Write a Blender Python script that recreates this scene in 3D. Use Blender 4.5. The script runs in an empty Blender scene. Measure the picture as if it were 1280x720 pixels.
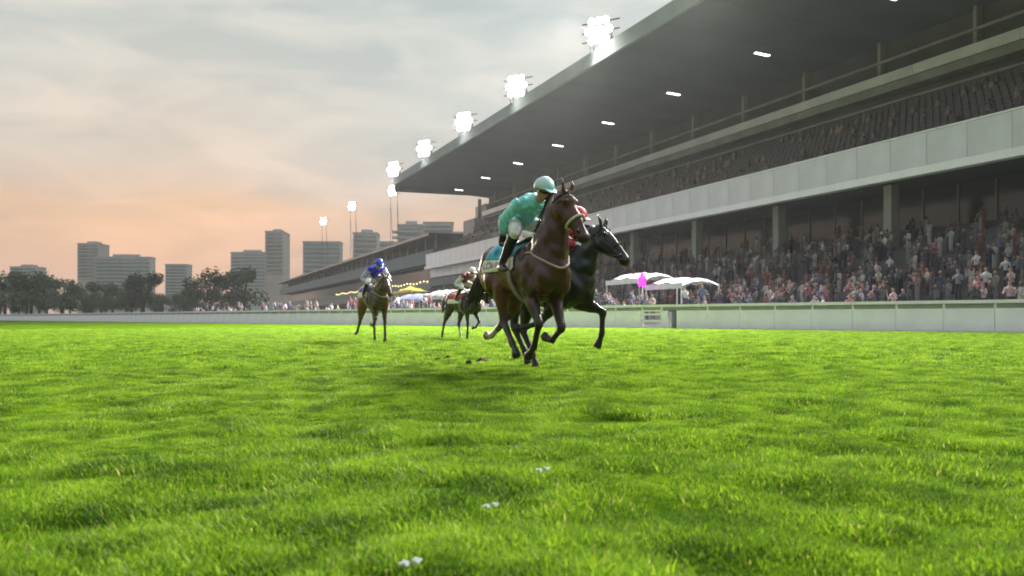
import bpy, bmesh, math, random
import numpy as np
from mathutils import Vector, Matrix
from mathutils.bvhtree import BVHTree

# ------------------------------------------------------------------ camera, sky, sun, exposure
sc = bpy.context.scene
col = sc.collection
R = math.radians
F = 1100.0; HOR = 397.0; CAMH = 0.72            # focal length in photo pixels, horizon row, eye height
cam = bpy.data.objects.new('camera', bpy.data.cameras.new('camera'))
col.objects.link(cam)
cam.location = (0, 0, CAMH)
cam.rotation_euler = (R(90), 0, 0)
cam.data.sensor_width = 36.0
cam.data.lens = 36.0 * F / 1280.0
cam.data.shift_y = (HOR - 360.0) / 1280.0
cam.data.clip_start = 0.05
cam.data.clip_end = 6000
cam.data.dof.use_dof = True; cam.data.dof.focus_distance = 10.8; cam.data.dof.aperture_fstop = 3.2
sc.camera = cam

SUN_AZ, SUN_EL = -22.0, 9.0
sun = bpy.data.objects.new('sun', bpy.data.lights.new('sun', 'SUN'))
col.objects.link(sun)
sun.data.energy = 0.8
sun.data.angle = R(14)
sun.data.color = (1.0, .80, .64)
sdir = Vector((math.sin(R(SUN_AZ)) * math.cos(R(SUN_EL)), math.cos(R(SUN_AZ)) * math.cos(R(SUN_EL)), math.sin(R(SUN_EL))))
sun.rotation_euler = (-sdir).to_track_quat('-Z', 'Y').to_euler()

world = bpy.data.worlds.new('World'); sc.world = world; world.use_nodes = True
def build_world():
    nt = world.node_tree; N = nt.nodes; L = nt.links; N.clear()
    out = N.new('ShaderNodeOutputWorld')
    tc = N.new('ShaderNodeTexCoord')
    sky = N.new('ShaderNodeTexSky'); sky.sky_type = 'NISHITA'; sky.sun_disc = False
    sky.sun_elevation = R(4); sky.sun_rotation = R(SUN_AZ); sky.air_density = 1.5; sky.dust_density = 3
    bg1 = N.new('ShaderNodeBackground'); bg1.inputs[1].default_value = .09
    L.new(sky.outputs[0], bg1.inputs[0])
    # high dusk cloud deck: peach low down, grey-green above, streaked by noise
    sep = N.new('ShaderNodeSeparateXYZ'); L.new(tc.outputs['Generated'], sep.inputs[0])
    mp = N.new('ShaderNodeMapping'); L.new(tc.outputs['Generated'], mp.inputs[0])
    mp.inputs['Scale'].default_value = (2.2, 2.2, 7.5); mp.inputs['Rotation'].default_value = (0, R(16), R(20))
    nz = N.new('ShaderNodeTexNoise'); L.new(mp.outputs[0], nz.inputs['Vector'])
    nz.inputs['Scale'].default_value = 1.6; nz.inputs['Detail'].default_value = 4; nz.inputs['Roughness'].default_value = .42
    nz.inputs['Distortion'].default_value = .4
    m1 = N.new('ShaderNodeMath'); m1.operation = 'MULTIPLY_ADD'
    L.new(nz.outputs[0], m1.inputs[0]); m1.inputs[1].default_value = .13; m1.inputs[2].default_value = -.065
    m2 = N.new('ShaderNodeMath'); m2.operation = 'ADD'; L.new(sep.outputs[2], m2.inputs[0]); L.new(m1.outputs[0], m2.inputs[1])
    rp = N.new('ShaderNodeValToRGB'); L.new(m2.outputs[0], rp.inputs[0])
    el = rp.color_ramp.elements
    el[0].position = 0; el[0].color = (.60, .44, .37, 1)
    el[1].position = .75; el[1].color = (.80, .90, .98, 1)
    for p, c in ((.06, (.56, .42, .36, 1)), (.105, (.60, .46, .37, 1)), (.14, (.515, .48, .452, 1)), (.19, (.495, .515, .505, 1)), (.25, (.54, .575, .565, 1)), (.34, (.485, .55, .555, 1))):
        e = el.new(p); e.color = c
    rp2 = N.new('ShaderNodeValToRGB')
    nz2 = N.new('ShaderNodeTexNoise'); L.new(mp.outputs[0], nz2.inputs['Vector']); nz2.inputs['Scale'].default_value = 2.9
    nz2.inputs['Detail'].default_value = 3; nz2.inputs['Distortion'].default_value = .6
    L.new(nz2.outputs[0], rp2.inputs[0])
    rp2.color_ramp.elements[0].position = .36; rp2.color_ramp.elements[0].color = (.80, .85, .87, 1)
    rp2.color_ramp.elements[1].position = .66; rp2.color_ramp.elements[1].color = (1.13, 1.07, 1.02, 1)
    mx = N.new('ShaderNodeMix'); mx.data_type = 'RGBA'; mx.blend_type = 'MULTIPLY'; mx.inputs[0].default_value = 1
    L.new(rp.outputs[0], mx.inputs[6]); L.new(rp2.outputs[0], mx.inputs[7])
    bg2 = N.new('ShaderNodeBackground'); L.new(mx.outputs[2], bg2.inputs[0]); bg2.inputs[1].default_value = .90
    ms = N.new('ShaderNodeMixShader'); ms.inputs[0].default_value = .92
    L.new(bg1.outputs[0], ms.inputs[1]); L.new(bg2.outputs[0], ms.inputs[2]); L.new(ms.outputs[0], out.inputs[0])
build_world()
sc.view_settings.view_transform = 'Standard'
sc.view_settings.look = 'None'
sc.view_settings.exposure = 0.4
sc.view_settings.gamma = 1.0
sc.view_settings.use_curve_mapping = False
sc.render.engine = 'CYCLES'
sc.cycles.use_denoising = True
sc.cycles.filter_width = 1.8
sc.cycles.max_bounces = 6
sc.cycles.sample_clamp_indirect = 4

rnd = random.Random(7)
nrng = np.random.default_rng(11)

# ------------------------------------------------------------------ helpers
def px(x, y, Y):
    """point on the ray of photo pixel (x, y) at depth Y"""
    return Vector(((x - 640) / F * Y, Y, CAMH + (HOR - y) / F * Y))

def tag(o, label=None, cat=None, group=None, kind=None):
    for k, v in (('label', label), ('category', cat), ('group', group), ('kind', kind)):
        if v: o[k] = v
    return o

def empty(name, loc=(0, 0, 0), rz=0.0):
    o = bpy.data.objects.new(name, None); col.objects.link(o)
    o.location = loc; o.rotation_euler = (0, 0, rz); o.empty_display_size = .1
    return o

def link(name, me, parent=None, loc=None, rot=None):
    o = bpy.data.objects.new(name, me); col.objects.link(o)
    if parent: o.parent = parent
    if loc is not None: o.location = loc
    if rot is not None: o.rotation_euler = rot
    return o

class MB:
    def __init__(s): s.v = []; s.f = []
    def box(s, x0, x1, y0, y1, z0, z1):
        b = len(s.v)
        s.v += [(x0, y0, z0), (x1, y0, z0), (x1, y1, z0), (x0, y1, z0), (x0, y0, z1), (x1, y0, z1), (x1, y1, z1), (x0, y1, z1)]
        s.f += [tuple(b + i for i in q) for q in ((0, 3, 2, 1), (4, 5, 6, 7), (0, 1, 5, 4), (1, 2, 6, 5), (2, 3, 7, 6), (3, 0, 4, 7))]
        return s
    def prism(s, prof, y0, y1):
        """profile of (x, z) extruded along y"""
        b = len(s.v); n = len(prof)
        s.v += [(x, y0, z) for x, z in prof] + [(x, y1, z) for x, z in prof]
        s.f += [tuple(b + i for i in range(n)), tuple(b + n + i for i in reversed(range(n)))]
        for i in range(n):
            j = (i + 1) % n
            s.f.append((b + i, b + n + i, b + n + j, b + j))
        return s
    def loft(s, pts, rad, up=(0, 0, 1), seg=12, sub=3):
        """closed tube; rad = (a, b): a across, b along up-ish"""
        pts = [Vector(p) for p in pts]
        rad = [(r, r) if not isinstance(r, (tuple, list)) else r for r in rad]
        P, Q = [], []
        n = len(pts)
        for i in range(n - 1):
            p0 = pts[max(i - 1, 0)]; p1 = pts[i]; p2 = pts[i + 1]; p3 = pts[min(i + 2, n - 1)]
            for k in range(sub):
                t = k / sub
                P.append(.5 * ((2 * p1) + (p2 - p0) * t + (2 * p0 - 5 * p1 + 4 * p2 - p3) * t * t + (3 * p1 - p0 - 3 * p2 + p3) * t ** 3))
                e = t * t * (3 - 2 * t) if sub > 1 else t
                Q.append([rad[i][c] * (1 - e) + rad[i + 1][c] * e for c in (0, 1)])
        P.append(pts[-1]); Q.append(rad[-1])
        up = Vector(up); b0 = len(s.v); m = len(P)
        for i in range(m):
            T = (P[min(i + 1, m - 1)] - P[max(i - 1, 0)]).normalized()
            S = up.cross(T)
            if S.length < 1e-4: S = Vector((0, 1, 0)).cross(T)
            S.normalize(); U = T.cross(S)
            for k in range(seg):
                a = 2 * math.pi * k / seg
                s.v.append(tuple(P[i] + S * (Q[i][0] * math.cos(a)) + U * (Q[i][1] * math.sin(a))))
        for i in range(m - 1):
            for k in range(seg):
                k2 = (k + 1) % seg
                s.f.append((b0 + i * seg + k, b0 + i * seg + k2, b0 + (i + 1) * seg + k2, b0 + (i + 1) * seg + k))
        s.f.append(tuple(b0 + k for k in reversed(range(seg))))
        s.f.append(tuple(b0 + (m - 1) * seg + k for k in range(seg)))
        return s
    def ell(s, c, r, rot=None, u=12, w=8):
        b = len(s.v); c = Vector(c); M = rot.to_matrix() if rot else Matrix.Identity(3)
        for i in range(1, w):
            th = math.pi * i / w
            for k in range(u):
                ph = 2 * math.pi * k / u
                s.v.append(tuple(c + M @ Vector((r[0] * math.sin(th) * math.cos(ph), r[1] * math.sin(th) * math.sin(ph), r[2] * math.cos(th)))))
        s.v.append(tuple(c + M @ Vector((0, 0, r[2])))); s.v.append(tuple(c + M @ Vector((0, 0, -r[2]))))
        top = len(s.v) - 2; bot = top + 1
        for i in range(w - 2):
            for k in range(u):
                k2 = (k + 1) % u
                s.f.append((b + i * u + k, b + (i + 1) * u + k, b + (i + 1) * u + k2, b + i * u + k2))
        for k in range(u):
            k2 = (k + 1) % u
            s.f.append((top, b + k, b + k2)); s.f.append((bot, b + (w - 2) * u + k2, b + (w - 2) * u + k))
        return s
    def quad(s, a, b, c, d):
        i = len(s.v); s.v += [tuple(a), tuple(b), tuple(c), tuple(d)]; s.f.append((i, i + 1, i + 2, i + 3)); return s
    def mesh(s, name, mat=None, smooth=False):
        me = bpy.data.meshes.new(name); me.from_pydata(s.v, [], s.f)
        if mat: me.materials.append(mat)
        if smooth: me.polygons.foreach_set('use_smooth', [True] * len(me.polygons))
        me.update(); return me
    def build(s, name, mat=None, parent=None, smooth=False, loc=None, rot=None):
        return link(name, s.mesh(name, mat, smooth), parent, loc, rot)

def remeshed(mb, name, mat, voxel, smooth=4):
    o = mb.build(name, mat)
    m = o.modifiers.new('r', 'REMESH'); m.mode = 'VOXEL'; m.voxel_size = voxel; m.use_smooth_shade = True
    if smooth:
        m2 = o.modifiers.new('s', 'SMOOTH'); m2.iterations = smooth; m2.factor = .5
    dg = bpy.context.evaluated_depsgraph_get()
    me = bpy.data.meshes.new_from_object(o.evaluated_get(dg))
    bpy.data.objects.remove(o)
    me.name = name
    if not me.materials: me.materials.append(mat)
    me.polygons.foreach_set('use_smooth', [True] * len(me.polygons))
    return me

def verts_np(me):
    a = np.empty(len(me.vertices) * 3, dtype=np.float32); me.vertices.foreach_get('co', a); return a.reshape(-1, 3)

def set_col(me, c):
    at = me.color_attributes.new('Col', 'FLOAT_COLOR', 'POINT')
    buf = np.ones((len(me.vertices), 4), dtype=np.float32); buf[:, :3] = c
    at.data.foreach_set('color', buf.ravel())

def noise2(x, y, seed=0):
    """smooth value noise, numpy arrays in, 0..1 out"""
    xi = np.floor(x).astype(np.int64); yi = np.floor(y).astype(np.int64)
    fx = x - xi; fy = y - yi; fx = fx * fx * (3 - 2 * fx); fy = fy * fy * (3 - 2 * fy)
    def h(a, b):
        v = (a * 374761393 + b * 668265263 + seed * 974634777) & 0x7fffffff
        v = ((v ^ (v >> 13)) * 1274126177) & 0x7fffffff
        return ((v ^ (v >> 16)) & 0xffff) / 65535.0
    return (h(xi, yi) * (1 - fx) + h(xi + 1, yi) * fx) * (1 - fy) + (h(xi, yi + 1) * (1 - fx) + h(xi + 1, yi + 1) * fx) * fy

# ------------------------------------------------------------------ materials
def mat(name, c, rough=.6, var=.12, scale=6.0, metal=0.0, bump=0.0, spec=.5, c2=None, detail=5, stretch=None):
    m = bpy.data.materials.new(name); m.use_nodes = True
    nt = m.node_tree; N = nt.nodes; L = nt.links; b = N['Principled BSDF']
    b.inputs['Roughness'].default_value = rough; b.inputs['Metallic'].default_value = metal
    b.inputs['Specular IOR Level'].default_value = spec
    tc = N.new('ShaderNodeTexCoord'); nz = N.new('ShaderNodeTexNoise')
    if stretch:
        mp = N.new('ShaderNodeMapping'); mp.inputs['Scale'].default_value = stretch
        L.new(tc.outputs['Object'], mp.inputs[0]); L.new(mp.outputs[0], nz.inputs['Vector'])
    else:
        L.new(tc.outputs['Object'], nz.inputs['Vector'])
    nz.inputs['Scale'].default_value = scale; nz.inputs['Detail'].default_value = detail
    rp = N.new('ShaderNodeValToRGB'); L.new(nz.outputs[0], rp.inputs[0])
    a = [max(0, v * (1 - var)) for v in c]; d = c2 or [v * (1 + var) for v in c]
    rp.color_ramp.elements[0].position = .3; rp.color_ramp.elements[0].color = (*a, 1)
    rp.color_ramp.elements[1].position = .7; rp.color_ramp.elements[1].color = (*d, 1)
    L.new(rp.outputs[0], b.inputs['Base Color'])
    if bump:
        bp = N.new('ShaderNodeBump'); bp.inputs['Strength'].default_value = bump; bp.inputs['Distance'].default_value = .02
        L.new(nz.outputs[0], bp.inputs['Height']); L.new(bp.outputs[0], b.inputs['Normal'])
    return m

def emit(name, c, s):
    m = bpy.data.materials.new(name); m.use_nodes = True; b = m.node_tree.nodes['Principled BSDF']
    b.inputs['Base Color'].default_value = (*c, 1); b.inputs['Emission Color'].default_value = (*c, 1)
    b.inputs['Emission Strength'].default_value = s; return m

def colmat(name, rough=.5, spec=.5, scale=30, var=.25, sheen=0, objcol=False, bump=0):
    """reads the vertex colour 'Col' (or mixes the object colour where alpha mask says so)"""
    m = bpy.data.materials.new(name); m.use_nodes = True
    nt = m.node_tree; N = nt.nodes; L = nt.links; b = N['Principled BSDF']
    b.inputs['Roughness'].default_value = rough; b.inputs['Specular IOR Level'].default_value = spec
    at = N.new('ShaderNodeVertexColor'); at.layer_name = 'Col'
    src = at.outputs[0]
    if objcol:
        oi = N.new('ShaderNodeObjectInfo'); ml = N.new('ShaderNodeMix'); ml.data_type = 'RGBA'
        # blue pixels of Col are the "shirt" mask
        sp = N.new('ShaderNodeSeparateColor'); L.new(at.outputs[0], sp.inputs[0])
        mk = N.new('ShaderNodeMath'); mk.operation = 'GREATER_THAN'; mk.inputs[1].default_value = .9; L.new(sp.outputs[2], mk.inputs[0])
        L.new(mk.outputs[0], ml.inputs[0]); L.new(at.outputs[0], ml.inputs[6]); L.new(oi.outputs['Color'], ml.inputs[7]); src = ml.outputs[2]
    tc = N.new('ShaderNodeTexCoord'); nz = N.new('ShaderNodeTexNoise'); nz.inputs['Scale'].default_value = scale; nz.inputs['Detail'].default_value = 4
    L.new(tc.outputs['Object'], nz.inputs['Vector'])
    mr = N.new('ShaderNodeMapRange'); mr.inputs[1].default_value = .3; mr.inputs[2].default_value = .7
    mr.inputs[3].default_value = 1 - var; mr.inputs[4].default_value = 1 + var; L.new(nz.outputs[0], mr.inputs[0])
    vm = N.new('ShaderNodeVectorMath'); vm.operation = 'SCALE'; L.new(src, vm.inputs[0]); L.new(mr.outputs[0], vm.inputs['Scale'])
    L.new(vm.outputs[0], b.inputs['Base Color'])
    if sheen: b.inputs['Sheen Weight'].default_value = sheen
    if bump:
        bp = N.new('ShaderNodeBump'); bp.inputs['Strength'].default_value = bump; bp.inputs['Distance'].default_value = .01
        L.new(nz.outputs[0], bp.inputs['Height']); L.new(bp.outputs[0], b.inputs['Normal'])
    return m

M = {}
M['fascia'] = mat('roof fascia metal', (.15, .18, .188), .8, .10, .25, spec=.1)
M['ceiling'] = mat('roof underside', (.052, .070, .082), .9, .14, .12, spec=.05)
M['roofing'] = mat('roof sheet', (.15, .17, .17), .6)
M['concrete'] = mat('grandstand concrete', (.20, .205, .20), .85, .18, .5, bump=.2)
M['step'] = mat('terrace step', (.085, .09, .098), .85, .2, .7)
M['seat'] = mat('dark seats', (.045, .05, .055), .5, .3, 3)
M['balcony'] = mat('balcony panel', (.54, .55, .62), .45, .10, .5)
M['slab'] = mat('white slab edge', (.78, .77, .84), .6, .07, .6)
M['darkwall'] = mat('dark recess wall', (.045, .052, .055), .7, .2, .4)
M['glass'] = mat('dark glazing', (.03, .037, .042), .12, .3, .3)
M['steel'] = mat('grey steel', (.16, .17, .17), .45, .12, 3, metal=.5)
M['darksteel'] = mat('dark steel', (.035, .038, .042), .5, .15, 3, metal=.3)
M['paint'] = mat('white painted board', (.78, .755, .88), .55, .08, 1.1)
M['paint2'] = mat('white rail paint', (.73, .69, .78), .45, .06, 2)
M['railgreen'] = mat('grey green rail band', (.24, .25, .26), .6, .12, 2)
M['apron'] = mat('apron paving', (.16, .16, .155), .9, .2, .4)
M['canvas'] = mat('white canvas', (.48, .49, .51), .8, .14, 1.5)
M['yellow'] = mat('yellow canvas', (.62, .50, .05), .7, .1, 1.5)
M['bluecanvas'] = mat('pale blue canvas', (.22, .26, .42), .7, .12, 1.5)
M['lamp'] = emit('floodlight lens', (1.0, .97, .90), 30)
M['down'] = emit('downlight lens', (1.0, .98, .95), 5)
M['bulb'] = emit('warm bulb', (1.0, .82, .35), 2.2)
M['magenta'] = emit('magenta lamp', (.80, .03, .75), 1.6)
M['bldg'] = mat('tower render', (.32, .345, .355), .85, .12, .05)
M['bldg2'] = mat('tower render pale', (.44, .44, .44), .85, .12, .05)
M['bldg3'] = mat('tower render pink grey', (.42, .36, .355), .85, .12, .05)
M['win'] = mat('tower windows', (.17, .20, .215), .25, .35, .15)
M['bark'] = mat('bark', (.06, .045, .03), .9, .3, 8, bump=.4)
M['leaf'] = mat('tree leaf', (.045, .075, .03), .6, .4, .8)
M['dirt'] = mat('torn turf soil', (.052, .034, .016), .95, .3, 9, bump=.5)
M['paper'] = mat('white scrap', (.72, .74, .70), .7, .05, 20)

def grass_mats():
    # soil under the sward, green with brown flecks
    g = bpy.data.materials.new('turf ground'); g.use_nodes = True
    N = g.node_tree.nodes; L = g.node_tree.links; b = N['Principled BSDF']; b.inputs['Roughness'].default_value = .9
    b.inputs['Specular IOR Level'].default_value = 0
    tc = N.new('ShaderNodeTexCoord')
    n1 = N.new('ShaderNodeTexNoise'); n1.inputs['Scale'].default_value = .35; n1.inputs['Detail'].default_value = 6; L.new(tc.outputs['Object'], n1.inputs['Vector'])
    n2 = N.new('ShaderNodeTexNoise'); n2.inputs['Scale'].default_value = 9; n2.inputs['Detail'].default_value = 6; L.new(tc.outputs['Object'], n2.inputs['Vector'])
    r1 = N.new('ShaderNodeValToRGB'); L.new(n1.outputs[0], r1.inputs[0])
    r1.color_ramp.elements[0].position = .35; r1.color_ramp.elements[0].color = (.045, .090, .005, 1)
    r1.color_ramp.elements[1].position = .65; r1.color_ramp.elements[1].color = (.090, .165, .006, 1)
    r2 = N.new('ShaderNodeValToRGB'); L.new(n2.outputs[0], r2.inputs[0])
    r2.color_ramp.elements[0].position = .3; r2.color_ramp.elements[0].color = (.6, .6, .6, 1)
    r2.color_ramp.elements[1].position = .6; r2.color_ramp.elements[1].color = (1.1, 1.1, 1.1, 1)
    mx = N.new('ShaderNodeMix'); mx.data_type = 'RGBA'; mx.blend_type = 'MULTIPLY'; mx.inputs[0].default_value = 1
    L.new(r1.outputs[0], mx.inputs[6]); L.new(r2.outputs[0], mx.inputs[7]); L.new(mx.outputs[2], b.inputs['Base Color'])
    M['turf'] = g
    m = bpy.data.materials.new('grass blade'); m.use_nodes = True
    N = m.node_tree.nodes; L = m.node_tree.links; b = N['Principled BSDF']; out = N['Material Output']
    b.inputs['Roughness'].default_value = .6; b.inputs['Specular IOR Level'].default_value = .08
    oi = N.new('ShaderNodeObjectInfo'); geo = N.new('ShaderNodeNewGeometry')
    nz = N.new('ShaderNodeTexNoise'); nz.inputs['Scale'].default_value = 2.4; nz.inputs['Detail'].default_value = 4; L.new(geo.outputs['Position'], nz.inputs['Vector'])
    ad = N.new('ShaderNodeMath'); ad.operation = 'MULTIPLY_ADD'; L.new(oi.outputs['Random'], ad.inputs[0]); ad.inputs[1].default_value = .35; L.new(nz.outputs[0], ad.inputs[2])
    rp = N.new('ShaderNodeValToRGB'); L.new(ad.outputs[0], rp.inputs[0]); e = rp.color_ramp.elements
    e[0].position = .44; e[0].color = (.058, .130, .010, 1); e[1].position = .84; e[1].color = (.280, .440, .026, 1)
    k = e.new(.66); k.color = (.165, .295, .014, 1)
    at = N.new('ShaderNodeVertexColor'); at.layer_name = 'Col'
    mxs = N.new('ShaderNodeMix'); mxs.data_type = 'RGBA'; mxs.blend_type = 'MULTIPLY'; mxs.inputs[0].default_value = 1
    L.new(rp.outputs[0], mxs.inputs[6]); L.new(at.outputs[0], mxs.inputs[7]); rp = mxs
    L.new(rp.outputs[2], b.inputs['Base Color'])
    tr = N.new('ShaderNodeBsdfTranslucent'); L.new(rp.outputs[2], tr.inputs[0])
    ms = N.new('ShaderNodeMixShader'); ms.inputs[0].default_value = .42
    L.new(b.outputs[0], ms.inputs[1]); L.new(tr.outputs[0], ms.inputs[2]); L.new(ms.outputs[0], out.inputs[0])
    M['blade'] = m
grass_mats()

# ------------------------------------------------------------------ ground
def bump_h(x, y):
    d = np.hypot(x, y)
    fade = np.clip((34 - d) / 14, 0, 1)
    return fade * (.06 * (noise2(x * 1.3, y * 1.3, 1) - .5) + .05 * (noise2(x * 4, y * 3.6, 2) - .5) + .03 * (noise2(x * .4, y * .4, 5) - .5))

def ground():
    ys = np.concatenate([[-400, -60, -15, -5, -1], np.arange(0, 14, .09), np.arange(14, 36, .3), [40, 48, 60, 80, 120, 200, 350, 600, 1000, 1800, 3500]])
    xs = np.concatenate([[-2500, -1200, -600, -300, -150, -80, -45, -28], np.arange(-20, -8, .5), np.arange(-8, 8.01, .1), np.arange(8.5, 20, .5), [28, 45, 80, 150, 300, 600, 1200, 2500]])
    X, Y = np.meshgrid(xs, ys); Z = bump_h(X, Y)
    V = np.stack([X, Y, Z], -1).reshape(-1, 3); nx = len(xs); ny = len(ys)
    i = np.arange(nx - 1)[None, :] + np.arange(ny - 1)[:, None] * nx
    Fc = np.stack([i, i + 1, i + 1 + nx, i + nx], -1).reshape(-1, 4)
    me = bpy.data.meshes.new('turf_ground'); me.from_pydata(V.tolist(), [], Fc.tolist()); me.materials.append(M['turf'])
    me.polygons.foreach_set('use_smooth', [True] * len(me.polygons))
    tag(link('turf_ground', me), 'bright green turf of the race track', kind='structure')
ground()

# frames: stand axis (vanishing point x=217) and fence axis
TH = math.atan2(640 - 217, F); CT, ST = math.cos(TH), math.sin(TH)
THF = R(40.0)
KS = 1.12                                       # metres per design unit of the stands
def S2W(p, t, z): return Vector((CT * p - ST * t, ST * p + CT * t, z)) * KS
def t_at(x, p):
    Y = F * p / (CT * (x - 217)); return (Y - ST * p) / CT
PF = 44.4                                       # fence distance in its own frame

tag(MB().box(45.0, 260, -60, 420, -.2, .006).build('apron', M['apron'], rot=(0, 0, THF)), 'paved apron between fence and grandstand', kind='structure')
for k in range(4):
    tag(MB().box(PF + 1.6 + k * .8, PF + 2.396 + k * .8, 16, 160, -.1, .25 + .3 * k).build('viewing_step', M['concrete'], rot=(0, 0, THF)), 'concrete viewing step behind the fence', kind='structure')
# ------------------------------------------------------------------ grandstand
def grandstand():
    g = tag(empty('grandstand', (0, 0, 0), TH), 'large grey grandstand with sloping cantilever roof behind the white fence', 'grandstand'); g.scale = (KS,) * 3
    T0, T1 = 6.0, 152.0
    zc = lambda p: 23.85 - (p - 36) * .0735
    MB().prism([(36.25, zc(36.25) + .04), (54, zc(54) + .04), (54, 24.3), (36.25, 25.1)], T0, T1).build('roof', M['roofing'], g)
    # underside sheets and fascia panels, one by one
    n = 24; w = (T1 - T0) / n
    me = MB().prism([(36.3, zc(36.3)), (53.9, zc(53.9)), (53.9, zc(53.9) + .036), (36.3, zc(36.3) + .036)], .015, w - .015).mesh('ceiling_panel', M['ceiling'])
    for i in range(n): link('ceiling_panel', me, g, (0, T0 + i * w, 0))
    n = 36; w = (T1 - T0) / n
    me = MB().prism([(36.0, 23.85), (36.24, 23.85), (36.24, 25.2), (36.05, 25.2)], .012, w - .012).mesh('fascia_panel', M['fascia'])
    for i in range(n): link('fascia_panel', me, g, (0, T0 + i * w, 0))
    MB().box(36.3, 54, T1 + .01, T1 + .2, zc(54) + .3, 24.9).build('end_fascia', M['ceiling'], g)
    me = MB().box(-.7, .7, -.16, .16, -.05, -.004).mesh('downlight', M['down'])
    for k in range(-4, 6):
        o = link('downlight', me, g, (46.7, 76.4 + 14.2 * k, zc(46.7) - .01)); o.rotation_euler = (0, math.atan(.0735), 0)
    # back wall, private-box beams and dark glazing above the upper tier
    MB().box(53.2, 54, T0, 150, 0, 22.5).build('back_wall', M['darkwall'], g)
    for i, (p, z0, z1, ma, nm) in enumerate(((52.0, 18.95, 19.7, 'balcony', 'box_balustrade'), (52.4, 20.75, 20.95, 'concrete', 'box_rail'), (50.0, 16.6, 16.75, 'concrete', 'handrail'))):
        w = 9.0; nseg = 16
        me = MB().box(p - .1, p + .1, .02, w - .02, z0, z1).mesh(nm, M[ma])
        for k in range(nseg): link(nm, me, g, (0, T0 + k * w, 0))
    MB().box(52.12, 53.2, T0, 150, 18.3, 18.93).build('box_floor', M['concrete'], g)
    me = MB().box(52.5, 53.1, -.15, .15, 18.95, 22.55).mesh('box_column', M['concrete'])
    for k in range(17): link('box_column', me, g, (0, T0 + 4 + k * 9, 0))
    # stepped concrete core at the end of the stand
    for a, (p0, p1, z) in enumerate(((50.6, 53.0, 18.6), (53.0, 57.0, 21.4), (57.0, 61, 23.0))):
        MB().box(p0 + .01, p1, 150.5 + a * .3, 157, 0, z).build('end_core', M['bldg3'], g)
    # upper tier: stepped rows, seats, balustrade
    def steps(name, p0, z0, rows, dp, dz, t0, t1, base, ma):
        prof = [(p0, base), (p0, z0)]
        for i in range(rows):
            prof += [(p0 + (i + 1) * dp, z0 + i * dz), (p0 + (i + 1) * dp, z0 + (i + 1) * dz)]
        prof += [(p0 + rows * dp + .01, base)]
        mb = MB()
        # build as separate boxes per row so that the profile stays convex
        for i in range(rows):
            mb = MB().box(p0 + i * dp, p0 + (i + 1) * dp - .004, t0, t1, max(base, z0 + i * dz - 1.0), z0 + i * dz)
            mb.build(name, ma, g)
    steps('terrace_step', 44.4, 11.0, 14, .62, .46, T0, 158, 0, M['step'])
    seat = MB()
    for k in range(0, 250):
        y = k * .6; seat.box(.30, .34, y + .04, y + .50, .12, .78); seat.box(0, .30, y + .04, y + .50, .30, .36)
    seat_me = seat.mesh('seat_row', M['seat'])
    for i in range(0, 13):
        o = link('seat_row', seat_me, g, (44.4 + i * .62 + .2, T0 + 1, 11.0 + i * .46)); o['kind'] = 'stuff'
    w = 3.0
    me = MB().box(43.9, 44.0, .015, w - .015, 10.15, 12.25).mesh('balcony_panel', M['balcony'])
    me2 = MB().box(43.6, 44.3, .004, w - .004, 9.6, 10.1).mesh('slab_edge', M['slab'])
    me3 = MB().box(43.86, 44.04, .004, w - .004, 12.27, 12.36).mesh('top_rail', M['slab'])
    for k in range(51):
        link('balcony_panel', me, g, (0, T0 + k * w, 0)); link('slab_edge', me2, g, (0, T0 + k * w, 0)); link('top_rail', me3, g, (0, T0 + k * w, 0))
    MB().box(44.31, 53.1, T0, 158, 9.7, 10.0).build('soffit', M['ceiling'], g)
    # dark recess with glazing and columns below the balcony
    w = 3.0
    me = MB().box(49.9, 50.0, .05, w - .05, 7.0, 9.69).mesh('window_pane', M['glass'])
    me2 = MB().box(49.8, 50.05, -.045, .045, 6.9, 9.69).mesh('mullion', M['steel'])
    for k in range(50):
        link('window_pane', me, g, (0, T0 + k * w, 0)); link('mullion', me2, g, (0, T0 + k * w, 0))
    me = MB().box(45.6, 46.3, -.35, .35, 3, 9.69).mesh('column', M['concrete'])
    for k in range(13): link('column', me, g, (0, T0 + 5 + k * 12, 0))
    # lighter infill wall towards the far end, with a dark seam
    w = 4.0
    me = MB().box(44.5, 44.62, .02, w - .02, 8.0, 9.58).mesh('infill_panel', M['balcony'])
    me2 = MB().box(44.4, 44.62, .02, w - .02, 6.4, 7.75).mesh('infill_panel', M['fascia'])
    for k in range(12):
        link('infill_panel', me, g, (0, 110 + k * w, 0)); link('infill_panel', me2, g, (0, 110 + k * w, 0))
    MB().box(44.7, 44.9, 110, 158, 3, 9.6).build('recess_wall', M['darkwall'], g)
    # lower terrace
    steps('terrace_step', 35.0, .75, 18, .82, .36, T0, 158, 0, M['step'])
    me = MB().box(34.9, 34.99, .01, 1.99, .0, .75).mesh('front_wall_panel', M['concrete'])
    for k in range(76): link('front_wall_panel', me, g, (0, T0 + k * 2, 0))
    return g
grandstand()

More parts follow.
